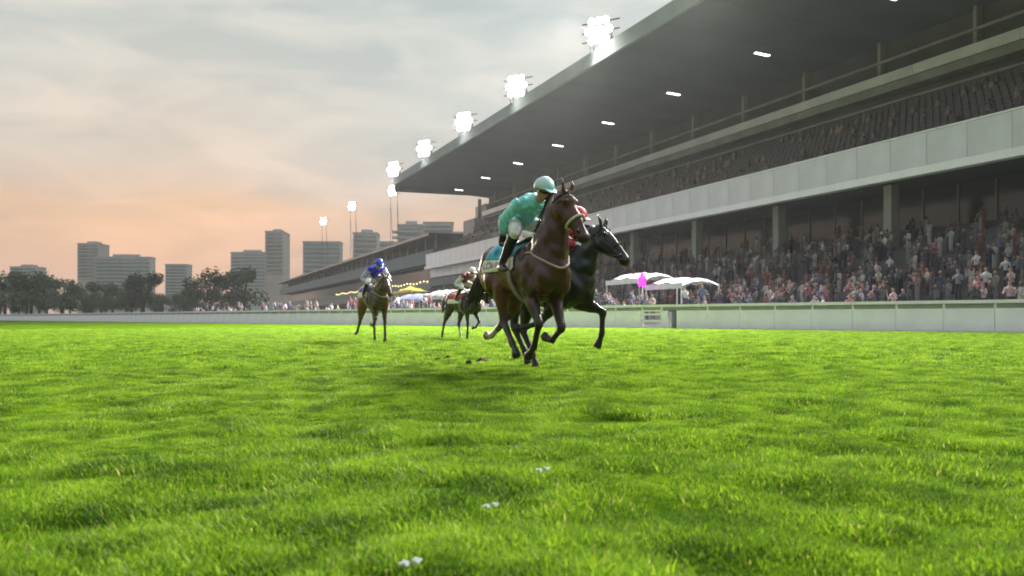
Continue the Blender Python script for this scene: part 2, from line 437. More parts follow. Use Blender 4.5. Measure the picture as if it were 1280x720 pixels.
def far_stand():
    g = tag(empty('far_stand', (0, 0, 0), TH), 'lower far grandstand with dark roof band, beyond the main roof end', 'grandstand'); g.scale = (KS,) * 3
    T0, T1 = 161, 420; w = 7.0; n = int((T1 - T0) / w)
    MB().box(45, 60, T0, T1, 16.2, 16.75).build('roof', M['darksteel'], g)
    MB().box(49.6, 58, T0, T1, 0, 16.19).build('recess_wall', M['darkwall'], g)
    me = MB().box(45.9, 46.1, .02, w - .02, 11.1, 13.7).mesh('fascia_panel', M['fascia'])
    me2 = MB().box(48.9, 49.0, .06, w - .06, 7.6, 11.0).mesh('window_pane', M['glass'])
    me3 = MB().box(46.3, 46.6, -.15, .15, 13.75, 16.19).mesh('roof_post', M['steel'])
    me4 = MB().box(46.0, 46.2, .02, w - .02, 4.6, 7.4).mesh('infill_panel', M['concrete'])
    for k in range(n):
        for nm, m_ in (('fascia_panel', me), ('window_pane', me2), ('roof_post', me3), ('infill_panel', me4)):
            link(nm, m_, g, (0, T0 + k * w, 0))
    MB().box(46.12, 49.5, T0, T1, 11.2, 11.5).build('tier_slab', M['concrete'], g)
    # light string under the fascia
    mb = MB(); 
    me = MB().ell((0, 0, 0), (.16, .16, .16), u=6, w=4).mesh('bulb', M['bulb'])
    for k in range(40):
        link('bulb', me, g, (45.6, T0 + 3 + k * 2.6, 7.55 + .15 * math.sin(k * 1.3)))
    MB().box(45.57, 45.63, T0 + 2, T0 + 110, 7.78, 7.82).build('bulb_cable', M['darksteel'], g)
far_stand()

# ------------------------------------------------------------------ floodlights (lit lamps of the place)
def floodlight(t, p, zbase, zhead, power, label, group, rows=3, cols=4, dx=.70):
    o = tag(empty('floodlight', S2W(p, t, zbase), TH), label, 'floodlight', group); o.scale = (KS,) * 3
    # the bank faces the track: towards -p (local -x), tilted down; turned a bit up the straight
    aim = Matrix.Rotation(R(38), 4, 'Z')
    h = zhead - zbase
    def tr(mb):
        mb.v = [tuple(aim @ Vector(v)) for v in mb.v]; return mb
    fr = MB()
    W = cols * dx / 2; Hh = rows * dx / 2
    for s in (-1, 1):
        fr.loft([(.15, s * W * .75, 0), (.15, s * W * .75, h)], [.06, .05], up=(1, 0, 0), seg=6, sub=1)
        fr.loft([(1.2, s * W * .75, 0), (.15, s * W * .75, h * .8)], [.05, .04], up=(0, 1, 0), seg=6, sub=1)
    for r in range(rows):
        z = h + (r - (rows - 1) / 2) * .86
        fr.box(.05, .15, -W - .5, W + .5, z - .05, z + .05)
    tr(fr).build('frame', M['darksteel'], o)
    lens = MB(); hood = MB()
    for r in range(rows):
        nc = cols if r == 1 else cols - 1
        for c in range(nc):
            y = (c - (nc - 1) / 2) * dx; z = h + (r - (rows - 1) / 2) * .86
            hm = tr(MB().loft([(.02, y, z), (-.28, y, z - .05), (-.34, y, z - .055)], [.14, .33, .34], up=(0, 0, 1), seg=10, sub=1)).build('lamp', M['steel'], o)
            tr(MB().loft([(-.345, y, z - .055), (-.37, y, z - .057)], [.34, .325], up=(0, 0, 1), seg=12, sub=1)).build('lens', M['lamp'], hm)
    if power:
        l = bpy.data.lights.new('floodlight_beam', 'AREA'); l.shape = 'RECTANGLE'; l.size = 2 * W; l.size_y = 2 * Hh; l.energy = power
        l.color = (1.0, .96, .86); l.spread = R(125)
        lo = bpy.data.objects.new('floodlight_beam', l); col.objects.link(lo); lo.parent = o
        lo.location = aim @ Vector((-.75, 0, h))
        src = o.location + Matrix.Rotation(TH, 4, 'Z') @ (lo.location * KS)
        tgt = S2W(6, t - 10, 0)
        q = (tgt - src).to_track_quat('-Z', 'Y').to_euler()
        lo.rotation_euler = (Matrix.Rotation(-TH, 4, 'Z') @ q.to_matrix().to_4x4()).to_euler()
    return o
LT = [t_at(x, 36.0) for x in (743, 641, 576, 527, 489)]
FL = [(LT[0] - 20.6 * k) for k in (3, 2, 1)] + LT
for i, t in enumerate(FL):
    floodlight(t, 36.6, 25.15, 27.0, 45000 if 2 <= i <= 3 else 11000, 'bank of lit floodlights standing on the grandstand roof edge', 'floodlights along the roof edge')
for x, p, zh in ((492, 50, 31.6), (441, 50, 34.0), (405, 50, 35)):
    floodlight(t_at(x, p), p, 16.76, zh, 0, 'bank of lit floodlights on a tall frame above the far stand', 'floodlights above the far stand')

# ------------------------------------------------------------------ white fence along the track
def fence():
    g = tag(empty('track_fence', (0, 0, 0), THF), 'long white boarded fence with top rail along the track', 'fence')
    H = 1.57
    def tf(x):                                                  # position along the fence of photo column x
        a = (x - 640) / F                                       # X = a*Y
        # X = cos*PF - sin*t ; Y = sin*PF + cos*t
        return (math.cos(THF) * PF - a * math.sin(THF) * PF) / (a * math.cos(THF) + math.sin(THF))
    ta, tb, tc_ = tf(802), tf(827), tf(846)                     # panels end / slatted gate / opening
    w = 2.4
    panel = MB().box(PF - .03, PF + .03, .012, w - .012, .06, 1.17).mesh('fence_panel', M['paint'])
    band = MB().box(PF + .05, PF + .09, .004, w - .004, 1.18, 1.40).mesh('rail_band', M['railgreen'])
    cap = MB().box(PF - .10, PF + .10, .004, w - .004, 1.41, H).mesh('top_rail', M['paint2'])
    post = MB().box(PF + .04, PF + .14, -.06, .06, -.1, 1.405).mesh('post', M['paint2'])
    plinth = MB().box(PF - .02, PF + .02, .004, w - .004, -.05, .058).mesh('kick_board', M['paint2'])
    def run(t0, n, sgn):
        for k in range(n):
            t = t0 + k * w if sgn > 0 else t0 - (k + 1) * w
            for nm, me in (('fence_panel', panel), ('rail_band', band), ('top_rail', cap), ('post', post), ('kick_board', plinth)):
                link(nm, me, g, (0, t, 0))
    run(ta, 130, 1)
    run(tc_, 14, -1)
    # slatted gate: white boards with gaps, then an open stretch with posts under the same top rail
    L_ = ta - tb
    for z0, z1 in ((.06, .17), (.42, .58), (.86, 1.0), (1.12, 1.22)):
        MB().box(PF - .03, PF + .03, tb + .05, ta - .03, z0, z1).build('gate_board', M['paint2'], g)
    MB().box(PF - .05, PF + .05, tb - .08, tb + .04, -.05, 1.40).build('gate_post', M['paint2'], g)
    MB().box(PF - .05, PF + .05, tb - .55, tb - .1, .06, 1.17).build('fence_panel', M['paint'], g)
    MB().box(PF - .10, PF + .10, tc_ + .005, ta - .005, 1.41, H).build('top_rail', M['paint2'], g)
    MB().box(PF + .05, PF + .09, tc_ + .005, ta - .005, 1.20, 1.40).build('rail_band', M['railgreen'], g)
    MB().box(PF + .3, PF + .36, tc_ - .1, tb - .6, 0, 1.15).build('dark_gate', M['darkwall'], g)
fence()

# ------------------------------------------------------------------ city beyond the stands
def tower(x0, x1, ytop, Y, depth, label, ma, floor=3.2, balc=False, roofbox=True, group='city blocks beyond the race course', ybase=0):
    w = (x1 - x0) / F * Y; X = ((x0 + x1) / 2 - 640) / F * Y; H = CAMH + (HOR - ytop) / F * Y
    o = tag(empty('apartment_block', (X, Y + depth / 2, 0), R(4)), label, 'building', group)
    MB().box(-w / 2, w / 2, -depth / 2, depth / 2, -1, H).build('wall', M[ma], o)
    n = int(H / floor) - 1
    band = MB().box(-w / 2 + .8, w / 2 - .8, -depth / 2 - .12, -depth / 2 - .03, 0, floor * .5).mesh('window_band', M['win'])
    sl = MB().box(-w / 2 - .5, w / 2 + .5, -depth / 2 - .9, -depth / 2 - .15, 0, .35).mesh('floor_slab', M['bldg2'])
    bl = MB().box(-w / 2 - 3.2, -w / 2 - .05, -depth / 2 + 1, -depth / 2 + 8, 0, 1.1).mesh('balcony', M['bldg2'])
    for k in range(max(1, n - 9), n + 1):
        z = k * floor - .6 + (H - (n + 1) * floor)
        link('window_band', band, o, (0, 0, z + .9)); link('floor_slab', sl, o, (0, 0, z))
        if balc: link('balcony', bl, o, (0, 0, z))
    MB().box(-w / 2 - .4, w / 2 + .4, -depth / 2 - .4, depth / 2 + .4, H + .01, H + .9).build('parapet', M['bldg3'], o)
    if roofbox:
        MB().box(-w * .2, w * .25, -depth * .2, depth * .3, H + .92, H + 3.2).build('roof_plant', M['bldg'], o)
    return o
tower(496, 527, 282, 500, 18, 'grey apartment block with projecting balconies at its corner, above the far stand', 'bldg', balc=True)
tower(528, 565, 279, 520, 20, 'pale grey apartment block joined beside the balconied block', 'bldg2', roofbox=False)
tower(440, 470, 292, 560, 20, 'low pale block with flat roof left of the balconied block', 'bldg2')
tower(471, 492, 303, 620, 20, 'squat dark block between two paler city blocks', 'bldg', roofbox=False)
tower(566, 628, 292, 420, 20, 'wide pinkish block half hidden behind the grandstand end', 'bldg3')
for x0, x1, yt, Y, ma, lb, dp in ((378, 424, 303, 640, 'bldg', 'grey block standing behind the far stand roof', 16), (330, 352, 290, 700, 'bldg3', 'tall slim pinkish block at the end of the far stand', 30),
        (288, 334, 316, 820, 'bldg2', 'wide pale block half hidden by the slim pinkish block', 18), (206, 232, 331, 900, 'bldg', 'small grey block low over the tree line', 20),
        (118, 186, 322, 760, 'bldg2', 'long pale slab block over the tree line', 14), (96, 122, 305, 840, 'bldg3', 'pinkish tower rising behind the long pale slab', 26), (12, 44, 334, 900, 'bldg', 'lone small grey block over the tree line', 22)):
    tower(x0, x1, yt, Y, dp, lb, ma, roofbox=(dp % 4 != 0))

def make_trees():
    protos = []
    for v in range(3):
        r = random.Random(40 + v)
        tr = MB(); H = 9.0
        tr.loft([(0, 0, -.3), (.1, 0, H * .3), (-.1, .1, H * .62)], [.32, .24, .1], up=(1, 0, 0), seg=8)
        blobs = []
        for k in range(9):
            a = r.uniform(0, 6.28); zz = r.uniform(.38, .9) * H; rr = (1.9 + r.uniform(-.4, .6)) * (1.15 - abs(zz / H - .6))
            e = Vector((math.cos(a) * rr, math.sin(a) * rr, zz)); blobs.append((e, r.uniform(1.0, 1.9)))
            tr.loft([(0, 0, H * r.uniform(.25, .5)), tuple(e * .6 + Vector((0, 0, H * .18))), tuple(e)], [.12, .08, .03], seg=5, sub=2)
        lf = MB()
        for e, br in blobs:
            for _ in range(260):
                d = Vector((r.gauss(0, 1), r.gauss(0, 1), r.gauss(0, .8))).normalized() * br * r.uniform(.45, 1.05)
                c = e + d; s = r.uniform(.14, .30)
                u = Vector((r.gauss(0, 1), r.gauss(0, 1), r.gauss(0, 1))).normalized(); q = u.orthogonal().normalized()
                lf.quad(c - u * s, c - q * s * .6, c + u * s, c + q * s * .6)
        protos.append((tr.mesh('trunk', M['bark'], True), lf.mesh('crown', M['leaf'])))
    r = random.Random(5)
    for i in range(34):
        x = -30 + i * 10.2 + r.uniform(-5, 5); Y = r.uniform(250, 330)
        p = px(x, 400, Y)
        o = tag(empty('tree', (p.x, p.y, 0), r.uniform(0, 6.28)), 'dark leafy tree in the row at the far bend of the track', 'tree', 'trees at the far bend')
        t_, c_ = protos[i % 3]; k = r.uniform(.75, 1.7); o.scale = (k * 1.15, k * 1.15, k)
        link('trunk', t_, o); link('crown', c_, o)
make_trees()

# ------------------------------------------------------------------ horses
HCOL = colmat('horse coat', rough=.36, spec=.45, scale=7, var=.30, bump=.35)
M['hair'] = mat('horse hair', (.018, .014, .012), .5, .3, 40)
M['leather'] = mat('dark leather', (.03, .022, .018), .45, .2, 30)
M['tan'] = mat('pale strap', (.32, .26, .19), .6, .12, 30)
M['fleece'] = mat('white sheepskin', (.62, .60, .55), .95, .15, 60, bump=.6)
M['hairmid'] = mat('eye', (.01, .008, .006), .1, .1, 5)
def dirv(a): return Vector((math.sin(R(a)), 0, -math.cos(R(a))))

def horse(label, loc, alpha, pose, coat, dark, socks=(), cloth=None, noseband='fleece', group='horses in the race', dz=0.0, breast=True, scale=1.0, blaze=False):
    root = tag(empty('racehorse', (loc[0], loc[1], 0), math.atan2(-math.cos(R(alpha)), math.sin(R(alpha)))), label, 'horse', group)
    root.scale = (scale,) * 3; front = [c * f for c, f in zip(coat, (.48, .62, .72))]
    mb = MB(); samples = []                                   # (point, radius, colour)
    Z = Vector((0, 0, dz))
    def chain(pts, rad, cols, up, seg=14, sub=3):
        pts = [Vector(p) + Z for p in pts]
        mb.loft(pts, rad, up=up, seg=seg, sub=sub)
        for i in range(len(pts) - 1):
            for k in range(4):
                t = k / 4
                r0 = rad[i] if not isinstance(rad[i], tuple) else (rad[i][0] + rad[i][1]) / 2
                r1 = rad[i + 1] if not isinstance(rad[i + 1], tuple) else (rad[i + 1][0] + rad[i + 1][1]) / 2
                samples.append((pts[i].lerp(pts[i + 1], t), r0 * (1 - t) + r1 * t, cols[i] if t < .5 else cols[i + 1]))
        samples.append((pts[-1], .05, cols[-1]))
    # trunk
    st = [(-.97, 1.30, .10, .13), (-.90, 1.32, .22, .26), (-.74, 1.32, .275, .31), (-.52, 1.31, .265, .29), (-.25, 1.27, .255, .285), (.05, 1.24, .275, .315),
          (.33, 1.225, .275, .35), (.52, 1.25, .25, .355), (.70, 1.25, .215, .31), (.86, 1.22, .15, .21), (.93, 1.21, .07, .10)]
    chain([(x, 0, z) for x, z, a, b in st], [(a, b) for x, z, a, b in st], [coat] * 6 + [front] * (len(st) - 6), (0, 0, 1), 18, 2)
    # neck and head
    poll = Vector(pose['poll']); base = Vector((.62, 0, 1.36)); yaw = R(pose['yaw']); pit = R(pose['pitch'])
    midn = base.lerp(poll, .5) + Vector((0, 0, .02))
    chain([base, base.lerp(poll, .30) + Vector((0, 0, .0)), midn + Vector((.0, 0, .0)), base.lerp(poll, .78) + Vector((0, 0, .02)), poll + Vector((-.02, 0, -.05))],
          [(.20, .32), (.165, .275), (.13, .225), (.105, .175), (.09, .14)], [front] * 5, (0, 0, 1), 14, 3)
    Hd = Vector((math.cos(pit) * math.cos(yaw), math.cos(pit) * math.sin(yaw), -math.sin(pit)))
    Hs = Vector((0, 0, 1)).cross(Hd).normalized(); Hu = Hd.cross(Hs)
    hst = [(-.05, -.03, .07, .09), (.04, -.035, .098, .14), (.15, -.05, .105, .162), (.27, -.032, .088, .13), (.38, -.012, .066, .098), (.48, -.006, .058, .082), (.56, -.012, .060, .076), (.61, -.025, .05, .058), (.635, -.03, .025, .03)]
    def hc(s):
        for i in range(len(hst) - 1):
            if hst[i][0] <= s <= hst[i + 1][0]:
                t = (s - hst[i][0]) / (hst[i + 1][0] - hst[i][0]); return [hst[i][k] * (1 - t) + hst[i + 1][k] * t for k in range(4)]
        return hst[-1]
    def hp(s, ang, ex=0.0):
        _, off, a, b = hc(s); an = R(ang)
        return poll + Hd * s + Hu * off + Hs * ((a + ex) * math.cos(an)) + Hu * ((b + ex) * math.sin(an)) + Z
    mz = [c * .35 for c in coat]
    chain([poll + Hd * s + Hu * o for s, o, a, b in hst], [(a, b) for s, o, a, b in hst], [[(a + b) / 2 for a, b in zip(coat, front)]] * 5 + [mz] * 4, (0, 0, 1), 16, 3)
    for sg in (-1, 1):                                          # ears, nostril rims, cheeks
        b0 = poll + Hs * (sg * .055) + Hu * .09 + Hd * .02 + Z
        mb.loft([b0, b0 + Hu * .05 - Hd * .06 + Hs * sg * .025, b0 + Hu * .08 - Hd * .13 + Hs * sg * .03], [(.035, .03), (.032, .022), (.006, .006)], up=tuple(Hd), seg=8, sub=2)
        mb.ell(poll + Hd * .17 + Hs * (sg * .07) - Hu * .09 + Z, (.075, .05, .085))
        mb.ell(poll + Hd * .575 + Hs * (sg * .045) + Hu * .01 + Z, (.035, .025, .035))
        mb.ell(poll + Hd * .14 + Hs * (sg * .085) + Hu * .055 + Z, (.045, .028, .03))
    # legs
    ends = []
    for key, sg in (('fl', 1), ('fr', -1)):
        a1, a2, a3 = pose[key]; y = .155 * sg; sw = pose.get(key + '_reach', 0)
        e = Vector((.47 + sw, y, .98)); k = e + dirv(a1) * .43; f = k + dirv(a2) * .29; c = f + dirv(a3) * .12; h = c + dirv(a3 - 8) * .085
        sock = (.5, .47, .43) if key in socks else dark
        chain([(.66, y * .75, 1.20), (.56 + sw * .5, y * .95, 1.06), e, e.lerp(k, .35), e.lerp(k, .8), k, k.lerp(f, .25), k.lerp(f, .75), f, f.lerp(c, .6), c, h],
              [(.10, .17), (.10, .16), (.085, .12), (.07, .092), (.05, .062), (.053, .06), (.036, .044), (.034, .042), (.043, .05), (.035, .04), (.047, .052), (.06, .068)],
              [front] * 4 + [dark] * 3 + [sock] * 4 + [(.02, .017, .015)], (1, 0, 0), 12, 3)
        ends.append(h)
    for key, sg in (('hl', 1), ('hr', -1)):
        a0, a1, a2, a3 = pose[key]; y = .155 * sg
        hip = Vector((-.66, y * .8, 1.28)); s = hip + dirv(a0) * .36; s.y = y * 1.1; k = s + dirv(a1) * .47; k.y = y; f = k + dirv(a2) * .37; c = f + dirv(a3) * .12; h = c + dirv(a3 - 8) * .085
        sock = (.34, .31, .28) if key in socks else dark
        chain([hip, hip.lerp(s, .6), s, s.lerp(k, .4), s.lerp(k, .8), k, k.lerp(f, .2), k.lerp(f, .75), f, f.lerp(c, .6), c, h],
              [(.15, .26), (.15, .23), (.12, .165), (.085, .12), (.05, .075), (.05, .07), (.04, .056), (.036, .045), (.045, .053), (.036, .042), (.047, .052), (.06, .068)],
              [coat] * 4 + [tuple((a + b) / 2 for a, b in zip(coat, dark))] + [dark] * 2 + [sock] * 4 + [(.02, .017, .015)], (1, 0, 0), 12, 3)
        ends.append(h)
    # chest and haunch muscle
    for sg in (-1, 1):
        mb.ell(Vector((.76, sg * .10, 1.14)) + Z, (.14, .115, .19)); mb.ell(Vector((-.72, sg * .12, 1.30)) + Z, (.24, .17, .28))
        mb.ell(Vector((.52, sg * .16, 1.22)) + Z, (.15, .12, .24))
    me = remeshed(mb, 'body', HCOL, .0165, 9)
    V = verts_np(me); nm_ = np.empty(len(V) * 3, dtype=np.float32); me.vertices.foreach_get('normal', nm_); nm_ = nm_.reshape(-1, 3)
    lump = np.clip((V[:, 2] - dz - .72) / .2, 0, 1) * (.007 * np.sin(V[:, 0] * 19 + 2.2 * np.sin(V[:, 2] * 11 + V[:, 1] * 5)) + .005 * np.sin(V[:, 2] * 27 + 2 * np.sin(V[:, 0] * 9)) + .003 * np.sin(V[:, 0] * 47 + V[:, 2] * 33))
    V = (V + nm_ * lump[:, None]).astype(np.float32); me.vertices.foreach_set('co', V.ravel()); me.update()
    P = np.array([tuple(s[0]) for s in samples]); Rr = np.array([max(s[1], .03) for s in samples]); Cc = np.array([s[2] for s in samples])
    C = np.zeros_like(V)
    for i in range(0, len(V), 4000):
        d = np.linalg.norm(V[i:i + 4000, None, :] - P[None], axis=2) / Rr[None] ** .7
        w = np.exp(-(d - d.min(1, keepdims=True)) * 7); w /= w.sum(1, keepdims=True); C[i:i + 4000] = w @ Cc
    if blaze:
        q = V - np.array(tuple(poll + Z)); s_ = q @ np.array(tuple(Hd)); l_ = q @ np.array(tuple(Hs)); u_ = q @ np.array(tuple(Hu))
        m_ = (s_ > .08) & (s_ < .5) & (np.abs(l_) < .028) & (u_ > .03); C[m_] = (.5, .47, .43)
    set_col(me, C)
    body = link('body', me, root)
    bvh = BVHTree.FromPolygons([Vector(v) for v in V], [tuple(p.vertices) for p in me.polygons])
    # eyes
    for sg in (-1, 1):
        MB().ell(poll + Hd * .145 + Hs * (sg * .098) + Hu * .058 + Z, (.022, .022, .022)).build('eye', M['hairmid'], root, True)
        MB().ell(poll + Hd * .595 + Hs * (sg * .056) + Hu * .006 + Z, (.017, .012, .02)).build('nostril', M['hairmid'], root, True)
    # mane
    r = random.Random(int(loc[1] * 10)); mn = MB()
    for k in range(70):
        t = k / 69; b0 = base.lerp(poll, .12 + .85 * t); wd = [.28, .12][0] * (1 - t) + .135 * t
        nd = (poll - base).normalized(); nu = Vector((-nd.z, 0, nd.x))
        s0 = b0 + nu * (wd - .01) + Z; side = -1
        L_ = r.uniform(.10, .20)
        mn.loft([s0, s0 + nu * .035 + Vector((-.05, side * .03, .0)), s0 + Vector((-L_ * .9, side * .06, -.03 + r.uniform(-.04, .05)))], [(.014, .006), (.014, .006), (.003, .003)], up=(0, 0, 1), seg=5, sub=2)
    mn.build('mane', M['hair'], root, True)
    # tail streaming behind
    tl = MB(); t0 = Vector((-.93, 0, 1.46)) + Z
    for k in range(46):
        a = r.uniform(-1, 1); b_ = r.uniform(-1, 1); L_ = r.uniform(.75, 1.0)
        tl.loft([t0 + Vector((0, a * .02, b_ * .02)), t0 + Vector((-.16, a * .03, .03 + b_ * .03)), t0 + Vector((-.34 * L_, a * .07, -.16 + b_ * .06)), t0 + Vector((-.52 * L_, a * .12, -.50 * L_ + b_ * .09))],
                [.02, .028, .022, .004], up=(0, 1, 0), seg=5, sub=3)
    tl.build('tail', M['hair'], root, True)
    # bridle: noseband, browband, cheek straps, bit, reins
    def strap(name, pts, w, ma, parent=root, th=.006):
        return MB().loft(pts, [(w, th)] * len(pts), up=tuple(Hd), seg=6, sub=2).build(name, M[ma], parent, True)
    br = strap('noseband', [hp(.36, a, .012) for a in range(0, 361, 30)], .020 if noseband == 'fleece' else .012, noseband, th=.013 if noseband == 'fleece' else .008)
    br = MB()
    for s in (.05, .11):
        pts = [hp(s, a, .006) for a in range(-20, 201, 20)]; br.loft(pts, [(.011, .006)] * len(pts), up=tuple(Hd), seg=6, sub=2)
    for ang in (8, 172):
        br.loft([hp(s, ang, .008) for s in (.05, .15, .25, .36, .49)], [(.010, .007)] * 5, up=tuple(Hu), seg=6, sub=2)
        br.ell(hp(.50, ang, .01), (.028, .02, .028))
    br.build('bridle', M['leather'], root, True)
    # breastplate strap and girth laid on the hide
    def lay(pts, off):
        o_ = []
        for p in pts:
            q = Vector(p) + Z; hit = bvh.find_nearest(q)
            o_.append(hit[0] + hit[1] * off)
        return o_
    bp = []
    for k in range(17):
        a = -1 + 2 * k / 16
        bp.append((.98 - .45 * abs(a) ** 1.7, a * .32, 1.24 + .26 * abs(a) ** 1.6))
    lp = lay(bp, .012)
    if breast: MB().loft(lp, [(.008, .014)] * len(lp), up=(0, 0, 1), seg=6, sub=2).build('breastplate', M['tan'], root, True)
    def ray(x, ang, off, axis=1.26):
        o0 = Vector((x, 0, axis)) + Z; d = Vector((0, math.sin(R(ang)), math.cos(R(ang))))
        h = bvh.ray_cast(o0 + d * .45, -d)
        return (h[0] if h[0] else o0 + d * .3) + d * off
    gp = [ray(.22, a, .012) for a in range(60, 301, 12)]
    MB().loft(gp, [(.035, .007)] * len(gp), up=(1, 0, 0), seg=6, sub=1).build('girth', M['tan'], root, True)
    # saddlecloth: teal field over a white hem band, edges flaring back
    if cloth:
        field, hem, edge = cloth[:3]
        def sheet(name, ma, a0, a1, off, x0=-.50, x1=.27, th=.012, flare=.16):
            parts = []
            for sg in (-1, 1):
                g = MB(); nu, nv = 14, 10; grid = []
                for j in range(nv + 1):
                    an = a0 + (a1 - a0) * j / nv
                    for i in range(nu + 1):
                        u = i / nu; x = x0 + (x1 - x0) * u - flare * (an / 110) * (1 - u)
                        p = ray(x, sg * an, off + .008 * math.sin(u * 9 + j) * (j / nv) ** 2); grid.append(p)
                n = len(grid); g.v = [tuple(p) for p in grid] + [tuple(p + Vector((0, sg * math.sin(R(a0 + 20)), .6)).normalized() * th) for p in grid]
                W = nu + 1
                for j in range(nv):
                    for i in range(nu):
                        q = (j * W + i, j * W + i + 1, (j + 1) * W + i + 1, (j + 1) * W + i)
                        g.f += [q, tuple(n + v for v in reversed(q))]
                for i in range(nu):
                    for j in (0, nv):
                        g.f.append((j * W + i, j * W + i + 1, n + j * W + i + 1, n + j * W + i))
                for j in range(nv):
                    for i in (0, nu):
                        g.f.append((j * W + i, (j + 1) * W + i, n + (j + 1) * W + i, n + j * W + i))
                parts.append(g)
            tot = MB()
            for g in parts:
                b = len(tot.v); tot.v += g.v; tot.f += [tuple(b + i for i in q) for q in g.f]
            return tot.build(name, M[ma], root, True)
        sc_ = sheet('saddlecloth', field, 0, 62, .014)
        hm = sheet('hem_band', hem, 62.5, 88, .016, x0=-.502)
        sheet('edge_trim', edge, 88.3, 92, .018, x0=-.504)
        if len(cloth) > 3:
            for txt, x_, ang_, size, cname in cloth[3]:
                cu = bpy.data.curves.new('lettering', 'FONT'); cu.body = txt; cu.size = size; cu.extrude = 0.0
                ob = bpy.data.objects.new('lettering', cu); col.objects.link(ob)
                dg = bpy.context.evaluated_depsgraph_get(); tm = bpy.data.meshes.new_from_object(ob.evaluated_get(dg)); bpy.data.objects.remove(ob)
                for v in tm.vertices:
                    an = ang_ - math.degrees(v.co.y / .36)
                    v.co = ray(x_ + v.co.x - .16 * (an / 110) * (.45), -an, .040)
                tm.materials.clear(); tm.materials.append(M[cname]); link('lettering', tm, root)
    # saddle and stirrup irons
    sd = MB(); sd.loft([(-.22, 0, 1.60), (-.10, 0, 1.575), (.08, 0, 1.57), (.24, 0, 1.615)], [(.12, .03), (.16, .035), (.13, .035), (.08, .03)], up=(0, 0, 1))
    sd.v = [tuple(Vector(v) + Z) for v in sd.v]; sd.build('saddle', M['leather'], root, True)
    root['bit'] = [list(hp(.52, 8, .03)), list(hp(.52, 172, .03))]
    return root, bvh, (hp(.52, 8, .03), hp(.52, 172, .03))

def text_mats():
    M['teal'] = mat('teal cloth', (.03, .30, .38), .7, .18, 12)
    M['hem'] = mat('white hem cloth', (.70, .68, .60), .75, .06, 12)
    M['lemon'] = mat('cream edge binding', (.66, .62, .36), .75, .08, 12)
    M['ink'] = mat('black print', (.015, .018, .02), .6, .1, 12)
    M['navy'] = mat('navy print', (.01, .06, .14), .6, .1, 12)
    M['redcloth'] = mat('red cloth', (.42, .04, .03), .7, .12, 12)
    M['bluecloth'] = mat('blue cloth', (.03, .04, .40), .7, .12, 12)
text_mats()

# ------------------------------------------------------------------ jockeys
M['skin'] = mat('skin', (.42, .25, .17), .55, .10, 20)
M['breeches'] = mat('white breeches', (.66, .65, .62), .8, .07, 15, bump=.2)
M['boot'] = mat('black boot', (.012, .012, .013), .3, .2, 10)
M['silk_teal'] = mat('mint teal silk', (.21, .62, .60), .5, .14, 9, bump=.25)
M['cap_teal'] = mat('mint teal cap silk with grey patches', (.24, .64, .62), .4, .05, 7, c2=[.50, .56, .60])  # the grey is patches of the cap's own colour, scattered by noise
M['silk_red'] = mat('red silk', (.55, .03, .06), .5, .14, 9)
M['silk_blue'] = mat('blue silk', (.03, .03, .50), .5, .16, 9)
M['silk_white'] = mat('white silk', (.58, .58, .58), .5, .1, 9)
M['silk_maroon'] = mat('maroon silk', (.16, .02, .03), .5, .16, 9)
M['silk_lilac'] = mat('pale lilac silk', (.42, .40, .62), .5, .14, 9)
M['cap_blue'] = mat('bright blue cap', (.02, .06, .55), .4, .1, 9)
M['goggle'] = mat('dark goggles', (.01, .01, .012), .12, .1, 9)
M['glove'] = mat('black glove', (.02, .02, .022), .6, .15, 20)
M['whiteglove'] = mat('white glove', (.68, .67, .65), .7, .06, 20)

